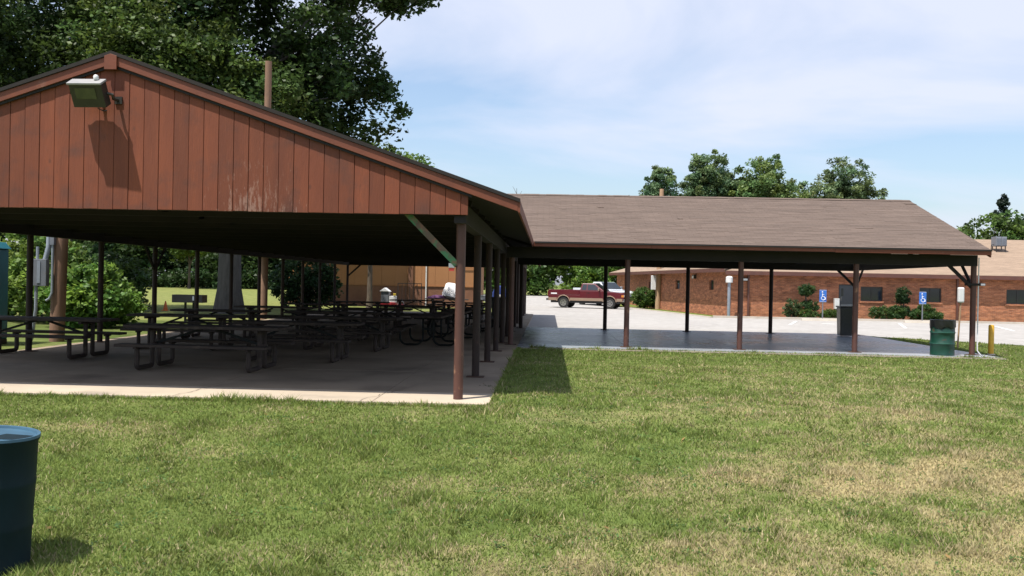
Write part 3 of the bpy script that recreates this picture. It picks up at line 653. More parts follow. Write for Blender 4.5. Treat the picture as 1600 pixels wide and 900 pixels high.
# ------------------------------------------------------------------ picnic tables
def make_table(L, round_legs, name='picnic_table'):
    t = thing(name, 'x', 'picnic table')
    pw = .145
    for i in range(5):
        y = (i - 2) * (pw + .008)
        bevel(MB().box(-L / 2, L / 2, y - pw / 2, y + pw / 2, .705, .755).build('top_plank', M['table_wood'], t), .004, 1)
    for s in (-1, 1):
        for i in range(2):
            y = s * .70 + (i - .5) * .148
            bevel(MB().box(-L / 2 * .94, L / 2 * .94, y - .07, y + .07, .408, .455).build('bench_plank', M['table_wood'], t), .004, 1)
    for sx in (-1, 1):
        x = sx * (L / 2 - .42); mb = MB(); ra, rb, rd = (.19, .17, .027) if round_legs else (.06, .07, .043)
        for s in (-1, 1):
            z0 = rd + .003
            pts = [(x, s * .13, .68), (x, s * .13, z0 + ra)]
            for k in range(1, 6): a = math.pi / 2 * k / 5; pts.append((x, s * (.13 + ra * (1 - math.cos(a))), z0 + ra * (1 - math.sin(a))))
            for k in range(0, 6): a = math.pi / 2 * k / 5; pts.append((x, s * (.70 - rb + rb * math.sin(a)), z0 + rb * (1 - math.cos(a))))
            pts.append((x, s * .70, .405)); mb.tube(pts, rd, 8)
        mb.box(x - .03, x + .03, -.36, .36, .66, .703); mb.box(x - .025, x + .025, -.13, .13, .40, .45)
        mb.box(x - .03, x + .03, -.80, -.6, .375, .4065); mb.box(x - .03, x + .03, .6, .80, .375, .4065)
        mb.build('frame', M['table_steel'] if round_legs else M['table_wood'], t, True)
        MB().bar((x, 0, .43), (sx * .12, 0, .69), .04, .04).build('brace', M['table_steel'], t)
    return t
proto = {2.44: make_table(2.44, False), 2.75: make_table(2.75, False), 2.4: make_table(2.4, True)}
used = set()
def table(L, x, y, rz, label):
    p = proto[L]; t = p if L not in used else copy_tree(p); used.add(L)
    t.location = (x, y, .001); t.rotation_euler = (0, 0, R(rz + rnd.uniform(-2.2, 2.2))); t['label'] = label; t['group'] = 'picnic tables under the pavilion'
    return t
table(2.75, -5.92, 16.05, 0, 'dark picnic table nearest the sunlit front edge of the pavilion floor')
table(2.75, -9.85, 17.75, 0, 'dark picnic table by the teal cabin, leftmost under the roof')
table(2.44, -4.9, 18.25, 0, 'dark picnic table just behind the right end of the nearest table')
table(2.44, -8.1, 20.6, 0, 'dark picnic table just behind the left end of the nearest table')
table(2.44, -4.6, 21.3, 0, 'dark picnic table with its bench end against bare floor, third row')
table(2.44, -8.6, 24.2, 2, 'dark picnic table before the barbecue grill')
table(2.44, -5.7, 24.6, 0, 'dark picnic table in the fourth row, before the thick tree trunk')
table(2.4, -2.95, 23.8, 90, 'picnic table set endwise with curved pipe legs left of the red front post')
table(2.4, -2.7, 27.2, 90, 'second picnic table set endwise behind the one with curved pipe legs')
table(2.44, -8.3, 28.2, 0, 'dark picnic table in the fifth row, before the wooden pole')
table(2.44, -5.4, 28.4, 0, 'dark picnic table in the fifth row, middle of the floor')
table(2.44, -8.0, 32.5, 0, 'dark picnic table in the sixth row near the pavilion edge')
table(2.44, -4.9, 32.6, 0, 'dark picnic table in the sixth row, middle of the floor')
table(2.4, -2.55, 31.2, 90, 'third picnic table set endwise along the right row of posts')
table(2.44, -7.6, 37.0, 0, 'far dark picnic table near the play things')
t_ = table(2.44, -5.75, 52.7, 0, 'sunlit picnic table beyond the roof carrying the big white bag'); t_.location.z = -.1
t_ = table(2.44, -2.9, 51.6, 0, 'sunlit picnic table beyond the roof with white boxes, near the right posts'); t_.location.z = -.1
table(2.44, -3.6, 39.4, 0, 'far dark picnic table in line with the white bag')
table(2.44, -3.0, 35.6, 0, 'dark picnic table beside the dark bin at the inner corner')
table(2.44, -6.0, 42.5, 0, 'farthest dark picnic table by the metal railing')

# things on the far tables
def sack():
    mb = MB(); n = 10
    prof = [(.02, .0), (.36, .02), (.40, .2), (.37, .45), (.36, .62), (.32, .70), (.02, .71)]
    rr = random.Random(5)
    vs, fs = [], []
    for i, (r, z) in enumerate(prof):
        for j in range(20):
            a = 2 * math.pi * j / 20; q = (abs(math.cos(a)) ** .6 * math.copysign(1, math.cos(a)), abs(math.sin(a)) ** .8 * math.copysign(1, math.sin(a)))
            e = rr.uniform(-.02, .02); vs.append((q[0] * (r + e), q[1] * (r + e) * .55, z + rr.uniform(-.015, .015)))
    for i in range(len(prof) - 1):
        for j in range(20): fs.append((i * 20 + j, i * 20 + (j + 1) % 20, (i + 1) * 20 + (j + 1) % 20, (i + 1) * 20 + j))
    fs += [tuple(range(20))[::-1], tuple(120 + j for j in range(20))]
    return mb.add(vs, fs)
bg_ = thing('white_bag', 'big crumpled white bag with black scrawled print standing on a table', 'bag', (-5.55, 52.65, .665))
bd = sack().build('bag_body', M['white_bag'], bg_, True); bd.rotation_euler = (R(-24), R(14), 0)
# scrawled strokes on the bag's face
pr = MB()
for pts in ([(-.28, .12), (-.2, .36), (-.13, .14), (-.05, .38)], [(-.05, .2), (.04, .3), (.1, .16), (.18, .3)], [(.1, .14), (.2, .1), (.27, .2)]):
    P = [(px, -.235 - .012 * math.cos(px * 4), pz) for px, pz in pts]
    pr.tube(P, .011, 5)
po = pr.build('printed_scrawl', M['ink'], bd); bg_.rotation_euler = (0, 0, R(5)); bg_.scale = (1.25, 1.25, 1.25)
pc = MB().lathe([(.34, 0), (.36, .05), (.28, .12), (.16, .17), (.02, .18)], 18, jit=lambda i, j: (rnd.uniform(-.05, .05), rnd.uniform(-.02, .02) if i else 0)).build('purple_cloth', M['purple'], None, True)
pc.location = (-6.3, 52.65, .67); pc.scale = (1.5, .9, 1); tag(pc, 'heap of purple cloth on a far picnic table beside the white bag', 'cloth')
for x_, y_, sx, sz, lab in ((-2.05, 51.5, .42, .26, 'small white box on the table close to the blue jacket'), (-2.75, 51.7, .38, .3, 'white box in the middle of a far table'), (-3.5, 51.5, .42, .26, 'white box at the far left end of its table')):
    b = thing('white_box', lab, 'box', (x_, y_, .658)); bevel(MB().box(-sx / 2, sx / 2, -.14, .14, 0, sz * .7).build('box_body', M['white'], b), .01); bevel(MB().box(-sx / 2 - .01, sx / 2 + .01, -.15, .15, sz * .7 + .001, sz).build('lid', M['white_metal'], b), .008)
# blue jacket hung on a frame between posts
jk = thing('blue_jacket', 'blue jacket draped over a stand among the right posts', 'jacket', (-2.75, 53.4, -.1))
def jx(i, j): return (.015 * math.sin(j * 2.1 + i), .01 * math.sin(j * 1.3))
bj = MB().lathe([(.26, .72), (.29, .85), (.27, 1.1), (.25, 1.35), (.2, 1.5), (.08, 1.56)], 18, jit=jx).build('jacket_body', M['blue_cloth'], jk, True); bj.scale = (1.2, .7, 1)
for s in (-1, 1): MB().tube([(s * .2, 0, 1.46), (s * .36, 0, 1.15), (s * .38, -.03, .85)], [.08, .075, .065], 10).build('sleeve', M['blue_cloth'], jk, True)
MB().tube([(0, 0, .02), (0, 0, 1.5)], .02, 8).build('stand_pole', M['black'], jk, True)
for k in range(3):
    a = k * 2.1; MB().tube([(0, 0, .3), (.32 * math.cos(a), .32 * math.sin(a), .015)], .014, 6).build('stand_leg', M['black'], jk)
MB().obox((.1, -.2, 1.25), .08, .02, .1).build('white_patch', M['white'], jk)

def make_bin(name, label, loc, mt, w_=.44, h_=.98):
    t = thing(name, label, 'trash bin', loc)
    a, b = w_ / 2, w_ / 2
    mb = MB().add([(-a * .88, -b * .88, .02), (a * .88, -b * .88, .02), (a * .88, b * .88, .02), (-a * .88, b * .88, .02), (-a, -b, h_), (a, -b, h_), (a, b, h_), (-a, b, h_)], [(0, 3, 2, 1), (4, 5, 6, 7), (0, 1, 5, 4), (1, 2, 6, 5), (2, 3, 7, 6), (3, 0, 4, 7)])
    bevel(mb.build('bin_body', mt, t), .03, 3)
    bevel(MB().box(-a - .02, a + .02, -b - .02, b + .02, h_ + .001, h_ + .05).build('rim', mt, t), .01)
    return t
make_bin('trash_bin', 'tall black bin at the rear of the wing, half hidden by a post', (10.36, 32.75, .0), M['black_bag'], .46, 1.0)
make_bin('trash_bin', 'dark bin standing beside the inner corner post of the pavilion', (-1.75, 33.3, .0), M['black'], .5, 1.05)

# railing, play things beyond the pavilion
rl = thing('metal_railing', 'black metal barred railing standing behind the far tables', 'railing', (-7.95, 53.2, -.1))
for x_ in (-.68, .68): MB().box(x_ - .02, x_ + .02, -.02, .02, 0, 1.6).build('railing_post', M['black'], rl)
MB().box(-.66, .66, -.018, .018, 1.56, 1.6).build('rail', M['black'], rl); MB().box(-.66, .66, -.018, .018, .5, .54).build('rail', M['black'], rl)
for k in range(5): x_ = -.44 + .22 * k; MB().box(x_ - .012, x_ + .012, -.012, .012, .541, 1.559).build('bar', M['black'], rl)
ph = thing('toy_playhouse', 'small grey and white plastic toy playhouse with red base', 'toy', (-9.05, 52.6, -.1))
bevel(MB().box(-.45, .45, -.35, .35, .32, .48).build('base', M['red_plastic'], ph), .03)
bevel(MB().box(-.4, .05, -.3, .3, .485, 1.1).build('wall', M['grey_metal'], ph), .02)
bevel(MB().prism([(-.48, -.36, 1.1), (.1, -.36, 1.1), (-.19, -.36, 1.32)], (0, .72, 0)).build('roof', M['white'], ph), .02)
bevel(MB().box(.07, .42, -.28, .28, .485, .85).build('counter', M['white'], ph), .02); bevel(MB().box(.3, .44, -.3, -.1, .86, 1.0).build('knob_panel', M['yellow_plastic'], ph), .02)
for x_ in (-.4, .4): MB().box(x_ - .03, x_ + .03, -.3, .3, 0, .319).build('leg', M['black'], ph)
bl = thing('toy_bucket', 'small pink toy heap beside the railing', 'toy', (-8.3, 52.3, -.1)); MB().lathe([(.14, 0), (.19, .38), (.17, .40), (.02, .41)], 16).build('bucket', M['red_plastic'], bl, True)
MB().tube([(-.19, 0, .37), (-.12, 0, .56), (.12, 0, .56), (.19, 0, .37)], .012, 6).build('handle', M['white'], bl, True)

# tan building behind
tb = thing('tan_shed', 'tan metal shed with brown lower panels behind the far end of the pavilion', 'shed', (-10.5, 62, -.1), world=True)
TX0, TX1 = -17.5, -4.85
xs_ = np.linspace(TX0, TX1, 15)
for k in range(14):
    bevel(MB().box(xs_[k] + .004, xs_[k + 1] - .004, 62 + rnd.uniform(0, .01), 62.06, 1.32, 4.1).build('wall_panel', M['tan_wall'], tb), .006, 1)
MB().box(TX0, TX1, 62.02, 62.1, -.1, 1.28).build('lower_panel', M['rust_wall'], tb)
MB().box(TX0, TX1, 61.96, 62.1, 1.283, 1.317).build('belt_rail', M['tan_wall'], tb)
MB().box(TX0, TX1, 62.1, 70, -.1, 4.05).build('shell', M['tan_wall'], tb)
MB().prism([(TX0 - .4, 61.6, 4.1), (TX0 - .4, 70.4, 4.1), (TX0 - .4, 66, 5.4)], (TX1 - TX0 + .8, 0, 0)).build('roof', M['shingle'], tb, uvf=lambda p: (p.x, p.y))
MB().box(-9.35, -9.05, 61.86, 61.94, -.1, 4.1).build('downspout', M['rust_wall'], tb)
MB().box(-8.2, -8.12, 61.9, 61.95, -.1, 3.2).build('door_jamb', M['white_metal'], tb)
bevel(MB().box(-6.1, -4.95, 61.92, 61.955, 2.55, 2.6).build('awning_bar', M['tan_wall'], tb), .004)

# ------------------------------------------------------------------ brick building
bb = thing('brick_building', 'long low red brick building with tan shingled roof across the parking lot', 'building', (20, 54, -.1), world=True)
FY = 54.0; WT = 2.5; BX0 = 10.6; BX1 = 48
ops = [(16.7, 17.7, -.1, 1.93), (17.95, 19.2, 1.0, 1.82), (21.27, 22.5, 1.0, 1.82), (26.15, 27.42, 1.0, 1.82), (32.5, 33.8, 1.0, 1.82)]
def wall_open(x0, x1, z0, z1, ops, y0, y1):
    mb = MB(); xc = sorted({x0, x1, *[o[0] for o in ops], *[o[1] for o in ops]}); zc = sorted({z0, z1, *[o[2] for o in ops if o[2] > z0], *[o[3] for o in ops]})
    for i in range(len(xc) - 1):
        for j in range(len(zc) - 1):
            cx, cz = (xc[i] + xc[i + 1]) / 2, (zc[j] + zc[j + 1]) / 2
            if any(o[0] < cx < o[1] and o[2] < cz < o[3] for o in ops): continue
            mb.box(xc[i], xc[i + 1], y0, y1, zc[j], zc[j + 1])
    return mb
wf = wall_open(BX0, BX1, -.25, WT, ops, FY, FY + .25).build('front_wall', M['brick_f'], bb)
MB().box(BX0 + .3, BX1, FY + .6, FY + .7, -.2, 2.4).build('inner_wall', M['dark_frame'], bb)
for (a, b, z0, z1) in ops[1:]:
    fr = MB(); t_ = .06
    fr.box(a, b, FY + .06, FY + .14, z0, z0 + t_).box(a, b, FY + .06, FY + .14, z1 - t_, z1).box(a, a + t_, FY + .06, FY + .14, z0 + t_, z1 - t_).box(b - t_, b, FY + .06, FY + .14, z0 + t_, z1 - t_)
    wn = fr.build('window', M['dark_frame'], bb)
    for (p, q) in ((a + t_, (a + b) / 2 - .02), ((a + b) / 2 + .02, b - t_)):
        MB().box(p, q, FY + .10, FY + .11, z0 + t_, z1 - t_).build('pane', M['glass'], wn)
    MB().box((a + b) / 2 - .02, (a + b) / 2 + .02, FY + .08, FY + .12, z0 + t_, z1 - t_).build('mullion', M['dark_frame'], wn)
    MB().box(b - .3, b - .1, FY + .13, FY + .135, z0 + .1, z1 - .1).build('blind', M['grey_metal'], wn)
    MB().box(a - .06, b + .06, FY - .05, FY + .06, z0 - .1, z0 - .004).build('sill', M['brick_f'], wn)
dr = MB().box(16.76, 17.64, FY + .08, FY + .13, -.08, 1.88).build('door', M['door'], bb)
MB().box(16.71, 16.75, FY + .04, FY + .16, -.09, 1.925).box(17.65, 17.69, FY + .04, FY + .16, -.09, 1.925).box(16.75, 17.65, FY + .04, FY + .16, 1.885, 1.925).build('door_frame', M['dark_frame'], dr)
MB().tube([(16.84, FY + .08, 1.0), (16.84, FY + .02, 1.0), (16.84, FY + .02, 1.22), (16.84, FY + .08, 1.22)], .012, 6).build('handle', M['chrome'], dr)
MB().box(16.87, 16.99, FY + .072, FY + .079, 1.25, 1.7).build('door_light', M['glass'], dr)
MB().box(16.85, 17.55, FY + .066, FY + .079, .32, .8).build('kick_panel', M['grey_metal'], dr)
# side wall running back along the lot
sd = Vector((-.152, 1, 0)).normalized(); sn = Vector((-sd.y, sd.x, 0)); SL = 29.6; c0 = Vector((BX0, FY, 0))
def sp(u, o, z): p = c0 + sd * u + sn * o; return (p.x, p.y, z)
def sbox(mb, u0, u1, o0, o1, z0, z1):
    P = [sp(u0, o0, z0), sp(u0, o1, z0), sp(u1, o1, z0), sp(u1, o0, z0)]
    return mb.prism(P, (0, 0, z1 - z0))
M['brick_s'] = brick_mat('brick_side', (R(90), 0, math.atan2(sd.y, sd.x)))
sops = [(3.2, 4.0, 1.45, 2.05), (10.3, 11.3, 1.45, 2.05), (17.5, 18.5, -.2, 1.95)]
mb = MB(); uc = sorted({0.26, SL, *[o[0] for o in sops], *[o[1] for o in sops]}); zc = sorted({-.3, 2.66, *[o[2] for o in sops], *[o[3] for o in sops]})
for i in range(len(uc) - 1):
    for j in range(len(zc) - 1):
        cu, cz = (uc[i] + uc[i + 1]) / 2, (zc[j] + zc[j + 1]) / 2
        if any(o[0] < cu < o[1] and o[2] < cz < o[3] for o in sops): continue
        sbox(mb, uc[i], uc[i + 1], -.25, 0, zc[j], zc[j + 1])
mb.build('side_wall', M['brick_s'], bb)
sbox(MB(), 0, .255, -.26, .015, -.25, 2.62).build('corner_pier', M['brick_s'], bb)
sbox(MB(), .3, SL, -.8, -.7, -.2, 2.5).build('inner_wall', M['dark_frame'], bb)
for a, b, z0, z1 in sops[:2]:
    wn = sbox(MB(), a, b, -.125, -.112, z0, z1).build('window', M['dark_frame'], bb); sbox(MB(), a, b, -.11, -.09, z0 + .05, z1 - .05).build('pane', M['glass'], wn)
sbox(MB(), 17.5, 18.5, -.12, -.06, -.2, 1.95).build('door', M['brown_metal'], bb)
# roofs: side wing along sd, main range along x
sr = [sp(-.45, .62, 2.62), sp(SL + .4, .62, 2.62), sp(SL + .4, -6.6, 4.75), sp(-.45 + 4.5, -6.6, 4.75)]
MB().prism(sr[::-1], (0, 0, .12)).build('roof_slope', M['shingle_tan'], bb, uvf=lambda p: (p.y, p.x * 1.05))
sbox(MB(), -.45, SL + .4, .625, .66, 2.50, 2.72).build('fascia', M['brown_metal'], bb)
mr = [(BX0 - .5, FY - .42, 2.47), (BX1 + .5, FY - .42, 2.47), (BX1 + .5, 61.4, 4.95), (BX0 + 4.5, 61.4, 4.95)]
MB().prism(mr, (0, 0, .12)).build('roof_slope', M['shingle_tan'], bb, uvf=lambda p: (p.x, p.y * 1.05))
mr2 = [(BX0 + 4.5, 61.42, 4.95), (BX1 + .5, 61.42, 4.95), (BX1 + .5, 69.4, 2.5), (BX0, 69.4, 2.5)]
MB().prism(mr2, (0, 0, .12)).build('roof_slope', M['shingle_tan'], bb, uvf=lambda p: (p.x, p.y * 1.05))
MB().box(BX0 - .45, BX1 + .5, FY - .455, FY - .422, 2.36, 2.58).build('fascia', M['brown_metal'], bb)
MB().box(BX0, BX1, FY - .42, FY - .01, 2.38, 2.41).build('soffit', M['brown_metal'], bb)
for x_ in (11.55, 23.37):
    MB().box(x_ - .05, x_ + .05, FY - .11, FY - .02, -.1, 2.36).build('downspout', M['brown_metal'], bb)
for p in ((11.3, FY - .12, 2.1), (24.7, FY - .12, 2.08), (30.5, FY - .12, 2.1)):
    l_ = bevel(MB().box(p[0] - .17, p[0] + .17, p[1] - .1, p[1] + .1, p[2] - .08, p[2] + .08).build('wall_lamp', M['lamp_body'], bb), .02); MB().box(p[0] - .14, p[0] + .14, p[1] - .125, p[1] - .101, p[2] - .06, p[2] + .05).build('lamp_lens', M['white_metal'], l_)
l_ = sbox(MB(), 6.6, 7.0, .0, .18, 2.15, 2.4).build('wall_lamp', M['lamp_body'], bb); sbox(MB(), 6.62, 6.98, .181, .2, 2.17, 2.33).build('lamp_lens', M['white_metal'], l_)
ds = MB().lathe([(.02, -.02), (.2, .0), (.31, .07), (.32, .085), (.02, .09)], 18, (0, 0, 0)).build('wall_dish', M['white_metal'], bb, True)
ds.location = Vector(sp(23.6, .35, 1.95)) - OFF[bb.name]; ds.rotation_euler = (R(100), 0, R(-25))
# roof air handler
ac = thing('air_conditioner', 'grey boxy air conditioner on legs on the tan roof', 'air conditioner', (27.9, 58.7, 4.28)); ac.scale = (.8, .8, .8)
bevel(MB().box(-.42, .42, -.4, .4, .28, 1.02).build('cabinet', M['grey_metal'], ac), .02)
for s in (-1, 1):
    g_ = MB().box(min(s * .04, s * .38), max(s * .04, s * .38), -.418, -.402, .34, .96).build('grille', M['galv'], ac)
    for k in range(7): MB().box(min(s * .05, s * .37), max(s * .05, s * .37), -.432, -.4185, .38 + .08 * k, .41 + .08 * k).build('louvre', M['grey_metal'], g_)
    MB().box(s * .34 - .03, s * .34 + .03, -.34, -.28, -.13, .279).build('leg', M['black'], ac); MB().box(s * .34 - .03, s * .34 + .03, .28, .34, .05, .279).build('leg', M['black'], ac)
MB().tube([(-.44, -.1, .4), (-.62, -.1, .38), (-.64, -.12, -.0)], .03, 8).build('refrigerant_pipe', M['black'], ac, True)
# vent pipe by the corner
vp = thing('vent_pipe', 'grey standing pipe with a white cap at the brick building corner', 'pipe', (10.3, 53.2, -.1))
MB().lathe([(.09, 0), (.09, 2.05)], 14).build('pipe', M['galv'], vp, True); bevel(MB().lathe([(.2, 2.0), (.2, 2.3), (.12, 2.36), (.02, 2.37)], 14).build('cap', M['white_metal'], vp, True), .005)
for loc_, lab, h_, sx in (((16.5, 53.6, -.1), 'white and black box post beside the grey door', 1.25, .2),):
    bxp = thing('utility_box', lab, 'utility box', loc_); bevel(MB().box(-sx / 2 - .04, sx / 2 + .04, -.12, .12, 0, .62).build('lower_box', M['black'], bxp), .01); bevel(MB().box(-sx / 2 - .06, sx / 2, -.12, .12, .621, 1.22).build('upper_box', M['white_metal'], bxp), .01)

# ------------------------------------------------------------------ signs, bollard, drums
def make_hsign():
    t = thing('parking_sign', 'x', 'sign')
    MB().box(-.03, .03, -.008, .02, 0, 1.55).build('post', M['grey_metal'], t)
    pl = bevel(MB().box(-.19, .19, -.022, -.009, 1.0, 1.66).build('panel', M['sign_blue'], t), .004)
    mb = MB(); y = -.026
    ring = [(.02 + .11 * math.cos(a), y, 1.22 + .11 * math.sin(a)) for a in np.linspace(R(150), R(380), 14)]
    mb.tube(ring, .017, 6); mb.tube([(-.03, y, 1.47), (-.03, y, 1.29), (.07, y, 1.29), (.12, y, 1.15), (.16, y, 1.16)], .02, 6); mb.tube([(-.03, y, 1.4), (.06, y, 1.4)], .014, 6)
    mb.lathe([(.001, -.03), (.032, -.016), (.04, .005), (.028, .03), (.001, .04)], 10, (-.035, y, 1.535))
    mb.build('wheelchair_symbol', M['white'], pl)
    for c, d in ((1.005, 1.018), (1.642, 1.655)): MB().box(-.185, .185, -.026, -.0225, c, d).build('border', M['white'], pl)
    return t
hs = make_hsign(); hs.location = (14.96, 51.1, PZ); hs['label'] = 'blue wheelchair parking sign on a post beside the grey door'; hs['group'] = 'blue wheelchair parking signs'
h2 = copy_tree(hs); h2.location = (20.26, 51.0, PZ); h2['label'] = 'blue wheelchair parking sign on a post before the second window'
bo = thing('bollard', 'short yellow bollard post in the grass beside the wing', 'bollard', (11.69, 24.9, -.03))
MB().lathe([(.07, 0), (.07, .76), (.06, .79), (.0, .8)], 16).build('bollard_post', M['yellow'], bo, True)
MB().lathe([(.1, .001), (.09, .03), (.072, .035)], 16).build('footing', M['kerb'], bo, True)
wp = thing('marker_post', 'leaning white marker with a pale handle behind the wing corner post', 'marker', (12.0, 27.6, -.05))
MB().tube([(0, 0, 0), (.06, 0, 1.35)], .026, 8).build('stick', M['pole_tan'], wp, True); bevel(MB().box(-.03, .15, -.06, .06, 1.351, 1.8).build('marker_head', M['white'], wp), .04, 3)

def drum(name, label, loc, mt, band=None, tilt=(0, 0), hp=.011):
    t = thing(name, label, 'trash barrel', loc)
    t.rotation_euler = (R(tilt[0]), R(tilt[1]), 0)
    r = .288
    prof = [(r - .02, .0), (r, .0), (r + .006, .012), (r, .03)]
    for zc_ in (.30, .58): prof += [(r, zc_ - .03), (r + hp, zc_ - .012), (r + hp + .001, zc_ + .012), (r, zc_ + .03)]
    prof += [(r, .85), (r + .008, .862), (r + .009, .878), (r - .004, .882), (r - .012, .87)]
    sd_ = len(label)
    dent = lambda i, j: (-.016 * math.exp(-((j - 29) / 2.2) ** 2 - ((i - 9) / 2.5) ** 2) - .012 * math.exp(-((j - 34) / 1.6) ** 2 - ((i - 5) / 1.5) ** 2) + .0015 * math.sin(j * 1.7 + i * 2.3 + sd_), 0)
    o = MB(); o.lathe(prof, 40, jit=dent); body = o.build('drum_body', mt, t, True)
    body.data.polygons; 
    if band:
        for zc_ in (.30, .58): MB().lathe([(r + .0125, zc_ - .012), (r + .0135, zc_ - .008), (r + .0135, zc_ + .008), (r + .0125, zc_ + .012)], 40).build('rolling_hoop', M[band], body, True)
    return t
d1 = drum('trash_barrel', 'dark blue steel drum with lighter blue top in the near lawn corner', (-3.67, 5.92, float(gz(-3.6, 5.92)) - .012), M['drum_blue'], None, (0, 3.2), .004)
MB().lathe([(.001, .845), (.262, .845), (.262, .852), (.22, .856), (.001, .86)], 36).build('lid', M['drum_lid'], d1, True)
MB().prism([(.02, -.12, .862), (.25, -.06, .866), (.24, .09, .866), (.05, .1, .862)], (0, 0, .014)).build('lid_flap', M['drum_blue'], d1)
MB().lathe([(.274, .874), (.279, .892), (.297, .894), (.299, .876)], 40).build('rim', M['drum_lid'], d1, True)
d2 = drum('trash_barrel', 'green steel drum with black liner at the end of the wing floor', (10.06, 24.02, .0), M['drum_green'], 'drum_band')
MB().lathe([(.299, .70), (.304, .74), (.304, .86), (.306, .895), (.285, .90), (.26, .86), (.24, .6)], 40, jit=lambda i, j: (.006 * math.sin(j * 1.9 + i) if i < 4 else 0, (.03 * math.sin(j * .9) + .02 * math.sin(j * 2.3)) if i == 0 else .004 * math.sin(j * 2.7))).build('liner', M['black_bag'], d2, True)

# ------------------------------------------------------------------ poles, meter, toilet, grill, cone
def pole(name, label, x, y, h, r0_, r1_, mt, lean=(0, 0), extra=None):
    t = thing(name, label, 'utility pole', (x, y, float(gz(x, y))))
    MB().tube([(lean[0] * k, lean[1] * k, h * k) for k in (0, .25, .5, .75, 1)], [r0_ + (r1_ - r0_) * k for k in (0, .25, .5, .75, 1)], 14).build('pole_shaft', mt, t, True)
    if extra: extra(t)
    return t
def meter(t):
    MB().tube([(-.1, -.2, 6.0), (-.1, -.2, 3.4), (-.13, -.2, 2.3), (-.2, -.22, 1.98)], .06, 10).build('service_conduit', M['galv'], t, True)
    bx_ = bevel(MB().box(-.52, -.12, -.32, -.16, 1.35, 2.0).build('meter_box', M['grey_metal'], t), .01); MB().box(-.34, -.26, -.335, -.321, 1.42, 1.95).build('box_door_strip', M['galv'], bx_)
    MB().tube([(-.02, -.22, 3.0), (-.02, -.22, 1.2), (-.08, -.23, 1.05), (-.15, -.25, 1.0)], .03, 8).build('small_conduit', M['galv'], t, True)
    MB().box(-.07, .03, -.27, -.17, 2.35, 2.65).build('junction', M['grey_metal'], t)
    MB().tube([(-.4, -.24, 1.349), (-.4, -.24, .8), (-.5, -.2, .1), (-.55, -.18, 0)], .04, 8).build('drop_conduit', M['galv'], t, True)
    MB().tube([(-.38, -.24, 2.001), (-.38, -.24, 2.3)], .035, 8).build('stub_conduit', M['galv'], t, True)
pole('utility_pole', 'wooden service pole with grey meter box and conduits left of the pavilion', -11.95, 22.2, 6.0, .175, .15, M['pole'], (.15, 0), meter)
pole('utility_pole', 'tall reddish wooden pole rising above the gable roof before the big tree', -11.25, 36.4, 10.3, .15, .13, M['pole'], (.02, 0))
pole('utility_pole', 'thin grey pole by the tan shed, its tip above the roof slope', -10.1, 74.5, 11.3, .15, .11, M['pole_grey'])
def ubox(t):
    bevel(MB().box(-.55, -.2, -.3, -.1, 1.45, 2.5).build('white_box', M['white_metal'], t), .02); bevel(MB().box(.2, .42, -.2, 0, 0, 1.5).build('cabinet', M['brown_metal'], t), .02)
pole('utility_pole', 'tan wooden pole beside the brick building, tip above the wing roof', 8.15, 69.0, 8.9, .2, .15, M['pole_tan'], (.12, 0), ubox)

pt = thing('portable_toilet', 'teal plastic portable cabin with white labels at the left edge', 'portable toilet', (-13.1, 20.6, float(gz(-12.5, 20.6))))
bevel(MB().box(-.55, .55, -.55, .55, .12, 2.2).build('cabin', M['teal'], pt), .03, 2)
for s in (-1, 1): bevel(MB().box(s * .45 - .07, s * .45 + .07, -.58, .58, 0, .119).build('skid', M['black'], pt), .01)
bevel(MB().prism([(-.6, -.6, 2.201), (.6, -.6, 2.201), (.45, -.6, 2.36), (-.45, -.6, 2.36)], (0, 1.2, 0)).build('roof', M['teal'], pt), .03)
dd = bevel(MB().box(-.46, .44, -.575, -.551, .2, 2.12).build('door', M['teal'], pt), .01); MB().box(-.42, -.36, -.6, -.576, 1.05, 1.2).build('handle', M['black'], dd)
for z0, z1, x0 in ((1.9, 1.98, .3), (1.66, 1.78, .05), (1.5, 1.62, .1), (1.1, 1.38, .38), (.3, .7, .3)):
    lb = MB().box(x0, .525, -.585 if x0 < .43 else -.56, -.5765, z0, z1).build('white_label', M['white'], pt)

gr = thing('barbecue_grill', 'black steel barbecue grill on two posts beyond the picnic tables', 'grill', (-12.9, 33.0, float(gz(-12.9, 33))))
g1 = MB().box(-.55, .55, -.25, .25, .72, .76).box(-.55, .55, -.25, -.22, .76, 1.0).box(-.55, .55, .22, .25, .76, 1.0).box(-.55, -.52, -.22, .22, .76, 1.0).box(.52, .55, -.22, .22, .76, 1.0).build('fire_box', M['black'], gr)
for k in range(9): MB().tube([(-.48 + .12 * k, -.24, .985), (-.48 + .12 * k, .24, .985)], .009, 6).build('grate_bar', M['galv'], g1)
for s in (-.15, .15): MB().tube([(s, 0, 0), (s, 0, .72)], .045, 10).build('leg', M['black'], gr, True)
MB().box(.2, .26, -.262, -.2505, .8, .95).box(.34, .4, -.262, -.2505, .8, .95).build('vent_plate', M['galv'], g1)
cn = thing('traffic_cone', 'small orange cone in the far lawn left of the grill', 'cone', (-19.0, 45.5, float(gz(-19, 45.5)))); cn.scale = (.75, .75, .75)
MB().lathe([(.16, .03), (.04, .62), (.03, .64), (.001, .645)], 16).build('cone_body', M['orange'], cn, True); bevel(MB().box(-.2, .2, -.2, .2, 0, .03).build('base', M['orange'], cn), .006)

